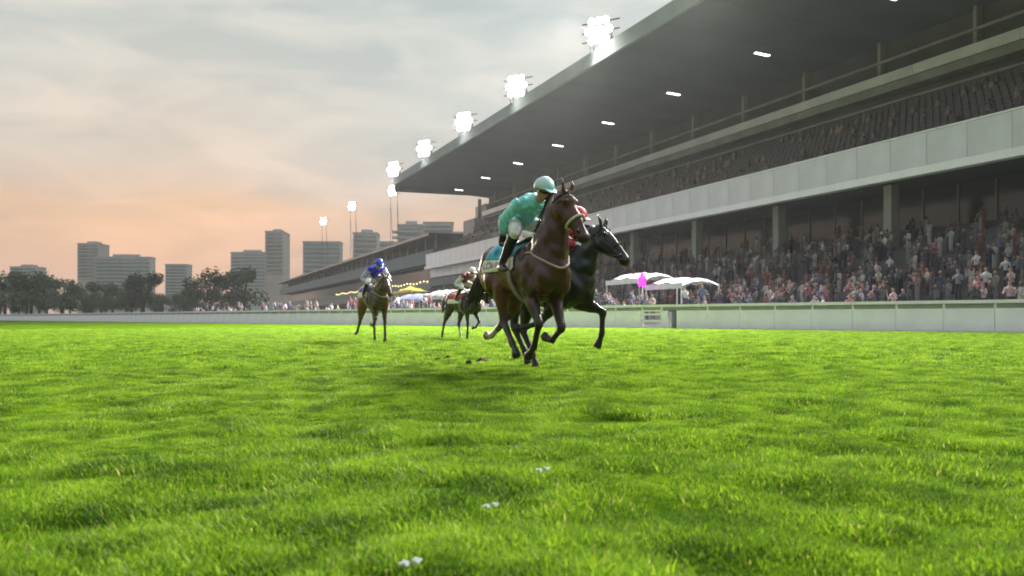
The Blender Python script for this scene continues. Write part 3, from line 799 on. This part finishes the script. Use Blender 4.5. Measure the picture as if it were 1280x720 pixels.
def jockey(label, hroot, silk, cap, bits, J=None, sleeve=None, glove=('whiteglove', 'whiteglove'), vox=.012, crop=None):
    root = tag(empty('person', hroot.location, hroot.rotation_euler.z), label, 'person', 'jockeys in the race')
    j = dict(pel=(-.16, 0, 1.93), waist=(.03, 0, 2.03), chest=(.26, 0, 2.10), neck=(.42, 0, 2.14), head=(.55, 0, 2.22), face=(1, .28, -.40),
             shl=(.29, .20, 2.10), ell=(.38, .33, 1.86), hal=(.70, .12, 1.74), shr=(.29, -.20, 2.10), elr=(.10, -.36, 1.84), har=(.42, -.22, 1.66),
             hipl=(-.14, .10, 1.92), knl=(.32, .26, 1.76), anl=(.04, .33, 1.37), hipr=(-.14, -.10, 1.92), knr=(.32, -.26, 1.76), anr=(.04, -.33, 1.37))
    if J: j.update(J)
    j = {k: Vector(v) for k, v in j.items()}
    fd = j['face'].normalized(); fs = Vector((0, 0, 1)).cross(fd).normalized(); fu = fd.cross(fs); hcn = j['head']
    # body: one continuous mesh (torso, neck, head with face, arms, hands with fingers, legs)
    b = MB()
    b.loft([j['pel'], j['waist'], j['chest'], j['neck'], hcn - fu * .06], [(.13, .11), (.12, .09), (.16, .105), (.06, .06), (.055, .06)], up=(0, 0, 1))
    b.ell(hcn, (.085, .075, .115), rot=Matrix((fd, fs, fu)).transposed().to_quaternion())
    b.loft([hcn - fu * .02 + fd * .05, hcn - fu * .085 + fd * .055], [(.055, .05), (.035, .03)], up=tuple(fd), sub=2)
    b.loft([hcn + fd * .08 + fu * .01, hcn + fd * .105 - fu * .03, hcn + fd * .08 - fu * .04], [(.012, .012), (.019, .016), (.014, .01)], up=tuple(fu), seg=8)
    for sg in (-1, 1): b.ell(hcn + fs * (sg * .078) - fu * .005, (.022, .012, .032))
    b.ell(hcn + fd * .078 - fu * .062, (.014, .028, .008))
    hands = {}
    for s in 'lr':
        sh, el, ha = j['sh' + s], j['el' + s], j['ha' + s]
        b.loft([sh, sh.lerp(el, .5), el, el.lerp(ha, .4), ha], [.052, .047, .04, .038, .028], up=(0, 1, 0))
        b.loft([j['hip' + s], j['hip' + s].lerp(j['kn' + s], .5), j['kn' + s], j['kn' + s].lerp(j['an' + s], .35), j['an' + s]], [.085, .075, .058, .055, .038], up=(0, 1, 0))
        b.loft([j['an' + s] + Vector((-.06, 0, -.03)), j['an' + s] + Vector((.05, 0, -.05)), j['an' + s] + Vector((.17, 0, -.07))], [(.035, .035), (.04, .035), (.03, .018)], up=(0, 0, 1))
        hd = (ha - el).normalized(); sd = hd.cross(Vector((0, 0, 1))).normalized(); upv = sd.cross(hd)
        g = MB()
        for mm in (b, g):
            ex = .004 if mm is g else 0
            mm.loft([ha - hd * .03, ha + hd * .03, ha + hd * .085], [(.026 + ex, .02 + ex), (.04 + ex, .021 + ex), (.04 + ex, .019 + ex)], up=tuple(upv))
            for q, (of, ln) in enumerate(((-.031, .062), (-.010, .075), (.011, .070), (.031, .054))):
                k0 = ha + hd * .08 + sd * of; k1 = k0 + hd * ln * .5 - upv * .012; k2 = k1 + hd * ln * .05 - upv * ln * .5; k3 = k2 - hd * ln * .35 - upv * .006
                mm.loft([k0, k1, k2, k3], [.0105 + ex, .0105 + ex, .0095 + ex, .0085 + ex], up=tuple(sd), seg=8, sub=1)
            sg = 1 if s == 'l' else -1
            k0 = ha + hd * .02 + sd * (-.035 * sg); k1 = k0 + hd * .03 - sd * (.022 * sg) - upv * .01; k2 = k1 + hd * .032 - upv * .022
            mm.loft([k0, k1, k2], [.014 + ex, .012 + ex, .010 + ex], up=tuple(upv), seg=8, sub=1)
        hands[s] = g
    bm_ = remeshed(b, 'body', M['skin'], vox, 1); link('body', bm_, root)
    for s in 'lr':
        hands[s].build('glove', M[glove[0] if s == 'l' else glove[1]], root, True)
    # jacket
    q = MB()
    wb = j['pel'].lerp(j['waist'], .35)
    q.loft([wb, j['waist'], j['waist'].lerp(j['chest'], .5) + Vector((0, 0, .015)), j['chest'] + Vector((0, 0, .01)), j['chest'].lerp(j['neck'], .6), j['neck'] + (j['neck'] - j['chest']) * .08],
           [(.155, .13), (.158, .125), (.18, .135), (.19, .132), (.115, .10), (.066, .068)], up=(0, 0, 1))
    for s in 'lr':
        sh, el, ha = j['sh' + s], j['el' + s], j['ha' + s]
        q.loft([sh.lerp(j['chest'], .45), sh, sh.lerp(el, .5), el, el.lerp(ha, .4), el.lerp(ha, .92)], [.10, .085, .07, .064, .058, .040], up=(0, 1, 0))
    rw = random.Random(3)
    jm = remeshed(q, 'jacket', M[silk], vox, 2)
    V = verts_np(jm); nrm = np.empty(len(V) * 3, dtype=np.float32); jm.vertices.foreach_get('normal', nrm); nrm = nrm.reshape(-1, 3)
    wv = .006 * np.sin(V[:, 0] * 55 + V[:, 2] * 38 + 3 * np.sin(V[:, 1] * 20)) + .004 * np.sin(V[:, 1] * 70 + V[:, 0] * 30)
    V2 = V + nrm * wv[:, None]; jm.vertices.foreach_set('co', V2.ravel().astype(np.float32)); jm.update(); link('jacket', jm, root)
    if sleeve:
        for s in 'lr':
            sh, el, ha = j['sh' + s], j['el' + s], j['ha' + s]
            MB().loft([sh.lerp(el, .1), sh.lerp(el, .5), el, el.lerp(ha, .4), el.lerp(ha, .9)], [.092, .077, .071, .064, .046], up=(0, 1, 0)).build('sleeve', M[sleeve], root, True)
    # breeches, boots
    q = MB(); q.loft([j['pel'] + Vector((-.10, 0, -.02)), j['pel'] + Vector((-.02, 0, 0)), j['waist'].lerp(j['pel'], .45)], [(.10, .09), (.155, .125), (.14, .115)], up=(0, 0, 1))
    for s in 'lr':
        q.loft([j['hip' + s], j['hip' + s].lerp(j['kn' + s], .5), j['kn' + s], j['kn' + s].lerp(j['an' + s], .16)], [.105, .092, .074, .066], up=(0, 1, 0))
    link('breeches', remeshed(q, 'breeches', M['breeches'], vox, 2), root)
    for s in 'lr':
        kn, an = j['kn' + s], j['an' + s]
        q = MB().loft([kn.lerp(an, .10), kn.lerp(an, .4), kn.lerp(an, .8), an], [.072, .068, .050, .047], up=(0, 1, 0))
        q.loft([an + Vector((-.075, 0, -.03)), an + Vector((.04, 0, -.045)), an + Vector((.13, 0, -.065)), an + Vector((.20, 0, -.075))], [(.035, .045), (.046, .048), (.044, .034), (.026, .02)], up=(0, 0, 1))
        link('boot', remeshed(q, 'boot', M['boot'], vox, 2), root)
    # helmet with peak, goggles with strap
    h = MB(); rot = Matrix((fd, fs, fu)).transposed()
    h.ell((0, 0, 0), (.138, .115, .128), u=20, w=12); h.v = [(x, y, max(z, -.015 - .035 * (x < -.02))) for x, y, z in h.v]
    h.loft([(.09, 0, .012), (.15, 0, .002), (.185, 0, -.012)], [(.095, .012), (.085, .010), (.05, .006)], up=(0, 0, 1))
    h.v = [tuple(hcn + fu * .045 - fd * .01 + rot @ Vector(v)) for v in h.v]; h.build('helmet', M[cap], root, True)
    gpt = [hcn + fu * .008 + rot @ Vector((.098 * math.cos(R(a)), .088 * math.sin(R(a)), 0)) for a in range(-75, 76, 15)]
    MB().loft(gpt, [(.026, .016)] * len(gpt), up=(0, 0, 1), seg=8, sub=1).build('goggles', M['goggle'], root, True)
    # reins from the bit to the hands
    for s, bt in zip('lr', bits):
        if bt is None: continue
        ha = j['ha' + s] + (j['ha' + s] - j['el' + s]).normalized() * .1
        mid = bt.lerp(ha, .5) + Vector((0, .02 if s == 'l' else -.02, -.03))
        MB().loft([bt, mid, ha], [(.009, .005)] * 3, up=(0, 1, 0), seg=6).build('rein', M['leather'], root, True)
    return root, j

def race():
    bay = (.088, .022, .012); darkbay = (.030, .017, .012); blackish = (.012, .011, .010)
    # main bay
    pose = dict(poll=(.93, .02, 2.03), yaw=21, pitch=55, fl=(26, -60, -100), fr=(38, -28, -52), hl=(-12, -50, -66, -84), hr=(66, 6, 46, 46))
    h, bvh, bits = horse('bright bay racehorse with white and teal saddlecloth ridden by the mint green jockey', (.16, 10.95), 23, pose, bay, (.020, .013, .010), socks=('hl',),
        cloth=('teal', 'hem', 'lemon', [('4', -.36, 52, .18, 'navy'), ('LON II', -.52, 83, .14, 'ink')]), dz=-.03, scale=1.06)
    jr, j = jockey('jockey in mint green silks and cap crouched over the bay horse', h, 'silk_teal', 'cap_teal', (bits[0], None),
        J=dict(elr=(.10, -.32, 1.92), har=(.03, -.31, 1.73), face=(1, .32, -.5)), glove=('whiteglove', 'glove'))
    # dark horse beside it
    pose = dict(poll=(1.05, .0, 1.92), yaw=8, pitch=45, fl=(72, -3, -22), fl_reach=.12, fr=(-50, -75, -90), hl=(48, -10, 30, 22), hr=(60, 0, 32, 24))
    h2, b2, bits2 = horse('near black racehorse with head stretched out, running at the bay horse\'s far side', (.39, 12.3), 45, pose, blackish, (.010, .009, .008), noseband='leather', cloth=('redcloth', 'hem', 'hem'), dz=-.05, breast=False)
    jockey('jockey in red silks mostly hidden behind the bay horse\'s head', h2, 'silk_red', 'silk_red', bits2, J=dict(pel=(-.08, 0, 1.85), waist=(.12, 0, 1.90), chest=(.35, .06, 1.94), neck=(.50, .08, 1.98), head=(.60, .10, 2.06), shl=(.38, .24, 1.95), shr=(.38, -.12, 1.95), ell=(.50, .30, 1.76), elr=(.52, -.26, 1.76), hal=(.78, .1, 1.70), har=(.78, -.1, 1.70)))
    # trailing bay with blue jockey
    pose = dict(poll=(1.10, .0, 1.72), yaw=6, pitch=46, fl=(10, 2, 0), fr=(46, -60, -85), hl=(30, -18, 14, 5), hr=(-10, -40, -50, -70))
    h3, b3, bits3 = horse('brown racehorse trailing the field, ridden by the blue capped jockey', (-3.98, 25.4), 23, pose, (.115, .050, .026), (.030, .018, .012), noseband='leather', cloth=('bluecloth', 'hem', 'hem'), dz=-.04, scale=1.07)
    jockey('jockey in white and blue silks with bright blue cap', h3, 'silk_blue', 'cap_blue', bits3, sleeve='silk_lilac', vox=.016)
    # dark horse in mid field
    pose = dict(poll=(1.08, .0, 1.70), yaw=4, pitch=44, fl=(40, -50, -80), fr=(8, -4, -10), hl=(36, -22, 18, 8), hr=(-22, -40, -18, -20))
    h4, b4, bits4 = horse('dark racehorse with red and white saddlecloth, ridden by the white capped jockey', (-1.62, 29.6), 33, pose, (.020, .016, .014), (.012, .010, .009), socks=('hl',), noseband='leather', cloth=('redcloth', 'hem', 'hem'), dz=-.06)
    jockey('jockey in maroon and white silks with white cap', h4, 'silk_maroon', 'silk_white', bits4, sleeve='silk_white', vox=.016)
race()

# ------------------------------------------------------------------ spectators and canopies
def spectators():
    mt = colmat('spectator', rough=.8, scale=12, var=.15, objcol=True)
    protos = []
    for v in range(5):
        r = random.Random(60 + v); b = MB(); lean = r.uniform(-.05, .12)
        b.loft([(0, 0, .88), (lean * .4, 0, 1.12), (lean, 0, 1.38), (lean, 0, 1.50), (lean + .02, 0, 1.58)], [(.17, .12), (.16, .12), (.20, .12), (.10, .08), (.055, .06)], up=(1, 0, 0))
        b.ell((lean + .02, 0, 1.68), (.10, .085, .125))
        for s in (-1, 1):
            b.loft([(0, s * .09, .9), (.02, s * .10, .5), (0, s * .11, .08)], [.09, .065, .05], up=(1, 0, 0)); b.loft([(-.05, s * .11, .04), (.16, s * .12, .03)], [(.045, .04), (.04, .025)])
            up_ = r.random()
            el = (lean + .08, s * .30, 1.12); ha = (lean + .30, s * .16, 1.20 if up_ < .6 else 1.62)
            b.loft([(lean, s * .20, 1.42), el, ha, (ha[0] + .07, ha[1], ha[2] + .03)], [.06, .048, .038, .035], up=(0, 1, 0))
        me = remeshed(b, 'spectator', mt, .034, 1); V = verts_np(me); C = np.zeros_like(V)
        C[:] = (.03, .032, .04); C[V[:, 2] > .95] = (0, 0, 1.0); C[V[:, 2] > 1.55] = (.36, .22, .15)
        hand = (V[:, 0] > lean + .29); C[hand] = (.36, .22, .15)
        C[(V[:, 2] > 1.73)] = (.02, .016, .014); C[(V[:, 2] > 1.60) & (V[:, 0] < lean - .02)] = (.02, .016, .014)
        set_col(me, C); protos.append(me)
    cols = [((.45, .45, .45), 'white'), ((.03, .035, .05), 'black'), ((.16, .05, .06), 'dark red'), ((.08, .10, .16), 'navy'), ((.20, .21, .22), 'grey'), ((.34, .26, .24), 'beige'), ((.30, .10, .14), 'pink'), ((.06, .07, .06), 'dark green')]
    r = random.Random(17); cnt = 0
    def person(p, t, z, where):
        nonlocal cnt
        c, nm = r.choices(cols, (3, 5, 1.6, 3, 3, 2, 1.2, 1.5))[0]
        o = link('person', protos[cnt % 5]); cnt += 1
        o.location = S2W(p, t, z); o.rotation_euler = (0, 0, TH + math.pi + r.uniform(-.6, .6)); k = r.uniform(.92, 1.06); o.scale = (k, k, k)
        o.color = (*c, 1)
        tag(o, 'spectator in a %s top standing %s' % (nm, where), 'person', 'spectators ' + where)
    # on the lower terrace rows
    for k in range(130):
        x = r.uniform(520, 1290); row = min(17, int(abs(r.gauss(0, 5)))); p = 35.0 + row * .82 + .4
        person(p, t_at(x, p), .75 + row * .36 + .003, 'on the terrace below the main roof')
    # on the low viewing steps behind the fence
    n = 0
    while n < 155:
        row = r.randrange(0, 4); a = r.uniform(22, 130); q = PF + 1.6 + row * .8 + r.uniform(.2, .6)
        X = math.cos(THF) * q - math.sin(THF) * a; Y = math.sin(THF) * q + math.cos(THF) * a
        p = (CT * X + ST * Y) / KS; t = (-ST * X + CT * Y) / KS
        if p > 33.5 or abs(X / Y) > .6: continue
        n += 1
        person(p, t, (.25 + .3 * row + .003) / KS, 'on the viewing steps behind the white fence')
    # far crowd in the distance reads as one mass
    mb = MB()
    for k in range(1500):
        t = r.uniform(163, 330); p = r.uniform(30, 45); z = .0
        h = r.uniform(1.5, 1.8); w = r.uniform(.18, .26)
        mb.box(p - .12, p + .12, t - w, t + w, z, h - .3); mb.ell((p, t, h - .14), (.11, .11, .14), u=6, w=4)
    cm = mat('crowd clothing', (.10, .07, .075), .8, .7, .9, c2=[.34, .26, .25], detail=2)
    o = mb.build('crowd', cm, rot=(0, 0, TH)); o.scale = (KS,) * 3
    tag(o, 'distant mass of racegoers in front of the far stand', kind='stuff')
    mb = MB(); cl = []
    pal = [(.02, .022, .028), (.05, .05, .055), (.10, .10, .11), (.03, .035, .06), (.16, .15, .15), (.12, .05, .05), (.28, .27, .26)]
    for k in range(1900):
        row = r.randrange(0, 16); p = 35.0 + row * .82 + r.uniform(.3, .6); t = r.uniform(25, 157); z = .75 + row * .36
        if row > 3 and r.random() < .35: continue
        n0 = len(mb.v); h = r.uniform(1.35, 1.6)
        mb.loft([(p, t, z), (p, t, z + h * .5), (p + .04, t, z + h * .80), (p + .02, t, z + h * .87)], [(.14, .10), (.17, .11), (.20, .11), (.08, .07)], seg=6, sub=1, up=(1, 0, 0)); n1 = len(mb.v)
        mb.ell((p, t, z + h * .95), (.10, .085, .12), u=6, w=4); n2 = len(mb.v)
        for sg in (-1, 1): mb.loft([(p, t + sg * .19, z + h * .78), (p - .12, t + sg * .24, z + h * .60), (p - .25, t + sg * .10, z + h * r.uniform(.62, .85))], [.055, .045, .035], seg=5, sub=1)
        c_ = r.choice(pal); cl += [c_] * (n1 - n0) + [(.10, .07, .05) if r.random() < .5 else (.22, .13, .09)] * (n2 - n1) + [c_] * (len(mb.v) - n2)
    o = mb.build('terrace_crowd', colmat('terrace crowd clothing', rough=.85, scale=6, var=.2), rot=(0, 0, TH)); set_col(o.data, np.array(cl)); o.scale = (KS,) * 3
    tag(o, 'dense dark mass of racegoers on the lower terrace', kind='stuff')
    mb = MB()
    for k in range(380):
        t = r.uniform(12, 156); row = r.randrange(0, 13); p = 44.4 + row * .62 + .32; z = 11.0 + row * .46 + .3
        mb.loft([(p, t, z), (p, t, z + .5)], [.20, .15], seg=6, sub=1, up=(1, 0, 0)); mb.ell((p, t, z + .68), (.11, .11, .14), u=6, w=4)
    o = mb.build('seated_crowd', cm, rot=(0, 0, TH)); o.scale = (KS,) * 3
    tag(o, 'seated racegoers filling the dark upper tier', kind='stuff')
spectators()

def canopy(x0, x1, ytop, p, ma, label, kind='arch', depth=3.0, group='canopies in front of the stands', rise=.8):
    t1, t0 = t_at(x0, p), t_at(x1, p); L_ = t1 - t0; k = (HOR - ytop) / ((x0 + x1) / 2 - 217); z = CAMH + k * p / CT
    o = tag(empty('canopy', S2W(p, t0, .008), TH), label, 'canopy', group); o.scale = (KS,) * 3
    n = 12; mb = MB(); g = []
    for i in range(n + 1):
        u = i / n
        for j in range(5):
            v = j / 4
            if kind == 'arch': zz = z - rise * (2 * v - 1) ** 2 - .25 * (2 * u - 1) ** 4 + .06 * math.sin(u * 19)
            else: zz = z - rise * max(abs(2 * v - 1), abs(2 * u - 1)) * 1.4
            g.append((v * depth, u * L_, zz))
    N_ = len(g); mb.v = g + [(a, b, c - .03) for a, b, c in g]
    for i in range(n):
        for j in range(4):
            q = (i * 5 + j, i * 5 + j + 1, (i + 1) * 5 + j + 1, (i + 1) * 5 + j); mb.f += [q, tuple(N_ + w for w in reversed(q))]
    for i in range(n):
        for j in (0, 4): mb.f.append((i * 5 + j, (i + 1) * 5 + j, N_ + (i + 1) * 5 + j, N_ + i * 5 + j))
    for j in range(4):
        for i in (0, n): mb.f.append((i * 5 + j, i * 5 + j + 1, N_ + i * 5 + j + 1, N_ + i * 5 + j))
    mb.build('cover', M[ma], o, True)
    MB().box(-.03, .03, .02, L_ - .02, z - rise - .42, z - rise - .06).build('valance', M[ma], o)
    for a in (.06, depth - .06):
        for b in (.1, L_ - .1):
            MB().loft([(a, b, 0), (a, b, z - rise * 1.2)], [.05, .05], up=(1, 0, 0), seg=8, sub=1).build('post', M['paint2'], o)
    return o
canopy(757, 803, 343, 31.5, 'canvas', 'wide flat white canopy over the crowd beside the magenta lamps', rise=.4)
canopy(806, 852, 349, 31.0, 'canvas', 'lower flat white canopy behind the slatted gate', rise=.35)
canopy(489, 514, 357, 33, 'yellow', 'yellow peaked canopy in front of the far stand', 'peak')
canopy(490, 524, 368, 29, 'bluecanvas', 'pale blue canopy next to the yellow canopy')
canopy(528, 556, 363, 30, 'canvas', 'white canopy next to the pale blue canopy')
canopy(562, 604, 361, 31, 'canvas', 'wide white canopy behind the dark mid field horse')

def lit_sign():
    p = 30.2; t = t_at(805, p); k = (HOR - 352) / (805 - 217); z = CAMH + k * p / CT
    o = tag(empty('lamp_cluster', S2W(p, t, .008), TH), 'cluster of glowing magenta lamps on a dark post among the crowd', 'lamp'); o.scale = (KS,) * 3
    MB().loft([(0, 0, 0), (0, 0, z + .2)], [.05, .05], up=(1, 0, 0), seg=8, sub=1).build('post', M['darksteel'], o)
    for k, (dy, dz_, rr) in enumerate(((0, 0, .30), (.34, .08, .20), (-.36, .10, .24), (.12, .34, .20), (-.22, -.28, .20), (.26, -.24, .18), (-.55, .22, .15))):
        MB().ell((-.08 - .05 * (k % 3), dy, z + dz_), (.12, rr, rr), u=12, w=8).build('bulb', M['magenta'] if k != 6 else M['bulb'], o, True)
        MB().box(-.06, .0, min(0, dy), max(.02, dy), z + dz_ - .02, z + dz_ + .02).build('arm', M['darksteel'], o)
lit_sign()

# ------------------------------------------------------------------ small things on the turf
def hgt(x, y): return float(bump_h(np.array([x]), np.array([y]))[0])
def scraps():
    for i, (x, y, w, lb) in enumerate(((513, 703, .034, 'small crumpled white scrap lying in the grass, the broadest of the white scraps'),
                                    (613, 632, .034, 'small folded white scrap in the grass between two other scraps'),
                                    (678, 587, .036, 'thin white scrap in the grass, the scrap lying closest to the horses'))):
        Y = F * CAMH / (y - HOR)
        for _ in range(6): Y = F * (CAMH - hgt((x - 640) / F * Y, Y) - .07) / (y - HOR)
        p = px(x, y, Y); o = empty('paper_scrap', (p.x, Y, hgt(p.x, Y) + .07), .4)
        tag(o, lb, 'scrap')
        for k, dx in enumerate((-.55, .45)):
            n = 5; mb = MB(); g = []
            for a in range(n + 1):
                for b in range(4):
                    g.append(((dx + .42 * (a / n - .5) * 2 * .9) * w, (b / 3 - .5) * w * .9, .006 * math.sin(a * 1.3 + b + k) + .004 * k))
            mb.v = g + [(u, v, q - .0015) for u, v, q in g]; N_ = len(g)
            for a in range(n):
                for b in range(3):
                    q = (a * 4 + b, a * 4 + b + 1, (a + 1) * 4 + b + 1, (a + 1) * 4 + b); mb.f += [q, tuple(N_ + m for m in reversed(q))]
            mb.build('fold', M['paper'], o)
scraps()
def clods():
    r = random.Random(9)
    for x, y, z, s in ((548, 452, .02, .09), (560, 449, .03, .07), (600, 455, .02, .12), (612, 452, .04, .08), (585, 457, .02, .07), (520, 430, .25, .035), (508, 418, .5, .03), (533, 434, .1, .03)):
        Y = F * (CAMH - 0) / (max(y, 440) - HOR) if z < .05 else 20.0
        p = px(x, y, Y)
        mb = MB().ell((0, 0, 0), (s, s * .8, s * .5), u=8, w=6)
        mb.v = [tuple(Vector(v) * r.uniform(.7, 1.25)) for v in mb.v]
        o = mb.build('turf_clod', M['dirt'], loc=(p.x, Y, hgt(p.x, Y) + .02 if z < .05 else p.z)); o.rotation_euler = (r.uniform(-1, 1), r.uniform(-1, 1), r.uniform(0, 6))
        if z < .05: tag(o, 'brown torn clod of turf lying on the grass beneath the bay horse', 'clod', 'clods on the grass')
        else: tag(o, 'brown turf clod flung up in the air behind the bay horse', 'clod', 'clods in the air')
clods()

# ------------------------------------------------------------------ grass: instanced tufts on a point cloud
def divots():
    r = random.Random(31); out = []; mb = MB()
    spots = [(790, 552), (590, 531), (705, 497), (560, 480), (468, 545), (655, 560), (830, 500), (610, 470), (560, 462), (520, 470)]
    for x, y in spots:
        Y = F * CAMH / (y - HOR); X = (x - 640) / F * Y; rr = r.uniform(.035, .07) * (1.5 if y < 560 else 1)
        out.append((X, Y, rr)); i0 = len(mb.v); n = 12
        mb.v.append((X, Y, hgt(X, Y) - .004))
        for k in range(n):
            a = 6.283 * k / n; q = rr * 1.7 * r.uniform(.7, 1.3); px_, py_ = X + q * math.cos(a), Y + q * math.sin(a); mb.v.append((px_, py_, hgt(px_, py_) + .006))
        for k in range(n): mb.f.append((i0, i0 + 1 + k, i0 + 1 + (k + 1) % n))
    tag(mb.build('torn_soil', M['dirt']), 'bare brown soil in hoof-torn hollows of the turf', kind='stuff')
    return out
DIV = divots()
def grass():
    r = random.Random(2); tufts = []
    for v in range(4):
        mb = MB(); cl = []; nb = (70, 60, 46, 40)[v]; rad = (.085, .09, .16, .18)[v]; hb = (.040, .045, .070, .065)[v]; wb = (.0028, .003, .007, .008)[v]
        for k in range(nb):
            a = r.uniform(0, 6.28); d = rad * math.sqrt(r.random()); x = d * math.cos(a); y = d * math.sin(a)
            h = hb * r.uniform(.55, 1.15) * (1 - .35 * d / rad); la = r.uniform(0, 6.28); ln = h * r.uniform(.15, .8); w = wb * r.uniform(.7, 1.3); oa = la + 1.57
            s = Vector((math.cos(oa) * w, math.sin(oa) * w, 0)); t_ = Vector((math.cos(la), math.sin(la), 0))
            p0 = Vector((x, y, -.012)); p1 = p0 + t_ * ln * .35 + Vector((0, 0, h * .62)); p2 = p0 + t_ * ln + Vector((0, 0, h))
            i = len(mb.v); mb.v += [tuple(p0 - s), tuple(p0 + s), tuple(p1 + s * .8), tuple(p1 - s * .8), tuple(p2)]; mb.f += [(i, i + 1, i + 2, i + 3), (i + 3, i + 2, i + 4)]
            q = r.random(); c_ = (2.0, 1.15, 6.0) if q < .05 else ((1.15, 1.1, 1.0) if q < .3 else ((.72, .82, 1.0) if q < .55 else (1, 1, 1))); cl += [c_] * 5
        x, y = (-.3 + .25 * v, 2.6 + .2 * v)
        o = mb.build('grass_tuft', M['blade'], loc=(x, y, hgt(x, y))); set_col(o.data, np.array(cl)); tag(o, 'green grass tuft in the turf', kind='stuff'); tufts.append(o)
    def field(name, pool, n, d0, d1, seed, sc0, sc1, pw):
        g = np.random.default_rng(seed)
        u = g.random(n); d = (d0 ** pw + (d1 ** pw - d0 ** pw) * u) ** (1 / pw)
        a = (g.random(n) - .5) * R(72); x = np.sin(a) * d; y = np.cos(a) * d
        pf = math.cos(THF) * x + math.sin(THF) * y; ok = pf < PF - .1; x, y = x[ok], y[ok]
        for dx_, dy_, dr in DIV:
            ok = ((x - dx_) ** 2 + ((y - dy_) * .8) ** 2) > (dr + .05) ** 2; x, y = x[ok], y[ok]
        z = bump_h(x, y)
        big = noise2(x * 1.5, y * 1.2, 8); med = noise2(x * 3.6, y * 3.9, 9)
        mix = np.clip(((.4 * big + .6 * med) - .25) / .42, 0, 1)
        s = (sc0 + (sc1 - sc0) * mix) * (.8 + .4 * g.random(len(x)))
        me = bpy.data.meshes.new(name); me.from_pydata(np.stack([x, y, z], -1).tolist(), [], [])
        at = me.attributes.new('sc', 'FLOAT', 'POINT'); at.data.foreach_set('value', s.astype(np.float32))
        at = me.attributes.new('rz', 'FLOAT', 'POINT'); at.data.foreach_set('value', (g.random(len(x)) * 6.283).astype(np.float32))
        o = link(name, me); tag(o, 'short uneven green grass covering the track', kind='stuff')
        ng = bpy.data.node_groups.new(name, 'GeometryNodeTree'); ng.interface.new_socket('Geometry', in_out='INPUT', socket_type='NodeSocketGeometry'); ng.interface.new_socket('Geometry', in_out='OUTPUT', socket_type='NodeSocketGeometry')
        N = ng.nodes; L = ng.links; gi = N.new('NodeGroupInput'); go = N.new('NodeGroupOutput')
        mp = N.new('GeometryNodeMeshToPoints'); L.new(gi.outputs[0], mp.inputs[0])
        ip = N.new('GeometryNodeInstanceOnPoints'); L.new(mp.outputs[0], ip.inputs['Points'])
        gti = N.new('GeometryNodeGeometryToInstance')
        for t_ in pool:
            oi = N.new('GeometryNodeObjectInfo'); oi.inputs[0].default_value = t_; oi.transform_space = 'ORIGINAL'; L.new(oi.outputs['Geometry'], gti.inputs[0])
        L.new(gti.outputs[0], ip.inputs['Instance']); ip.inputs['Pick Instance'].default_value = True
        a1 = N.new('GeometryNodeInputNamedAttribute'); a1.data_type = 'FLOAT'; a1.inputs[0].default_value = 'sc'; L.new(a1.outputs[0], ip.inputs['Scale'])
        a2 = N.new('GeometryNodeInputNamedAttribute'); a2.data_type = 'FLOAT'; a2.inputs[0].default_value = 'rz'
        cx = N.new('ShaderNodeCombineXYZ'); L.new(a2.outputs[0], cx.inputs[2])
        er = N.new('FunctionNodeEulerToRotation'); L.new(cx.outputs[0], er.inputs[0]); L.new(er.outputs[0], ip.inputs['Rotation'])
        L.new(ip.outputs[0], go.inputs[0])
        md = o.modifiers.new('grass', 'NODES'); md.node_group = ng
    field('grass', tufts[:2], 56000, 1.1, 14.5, 21, .45, 1.65, 1.6)
    field('grass', tufts[2:], 60000, 12.5, 60, 22, .55, 1.25, 1.5)
grass()

# ------------------------------------------------------------------ evening haze
def haze():
    m = bpy.data.materials.new('evening haze'); m.use_nodes = True; N = m.node_tree.nodes; N.clear()
    out = N.new('ShaderNodeOutputMaterial'); v = N.new('ShaderNodeVolumePrincipled')
    v.inputs['Color'].default_value = (.86, .86, .88, 1); v.inputs['Density'].default_value = .00018; v.inputs['Anisotropy'].default_value = .2
    m.node_tree.links.new(v.outputs[0], out.inputs['Volume'])
    o = MB().box(-2600, 2600, -420, 3600, -1.5, 95).build('haze', m); tag(o, 'thin evening haze over the course', kind='stuff')
haze()
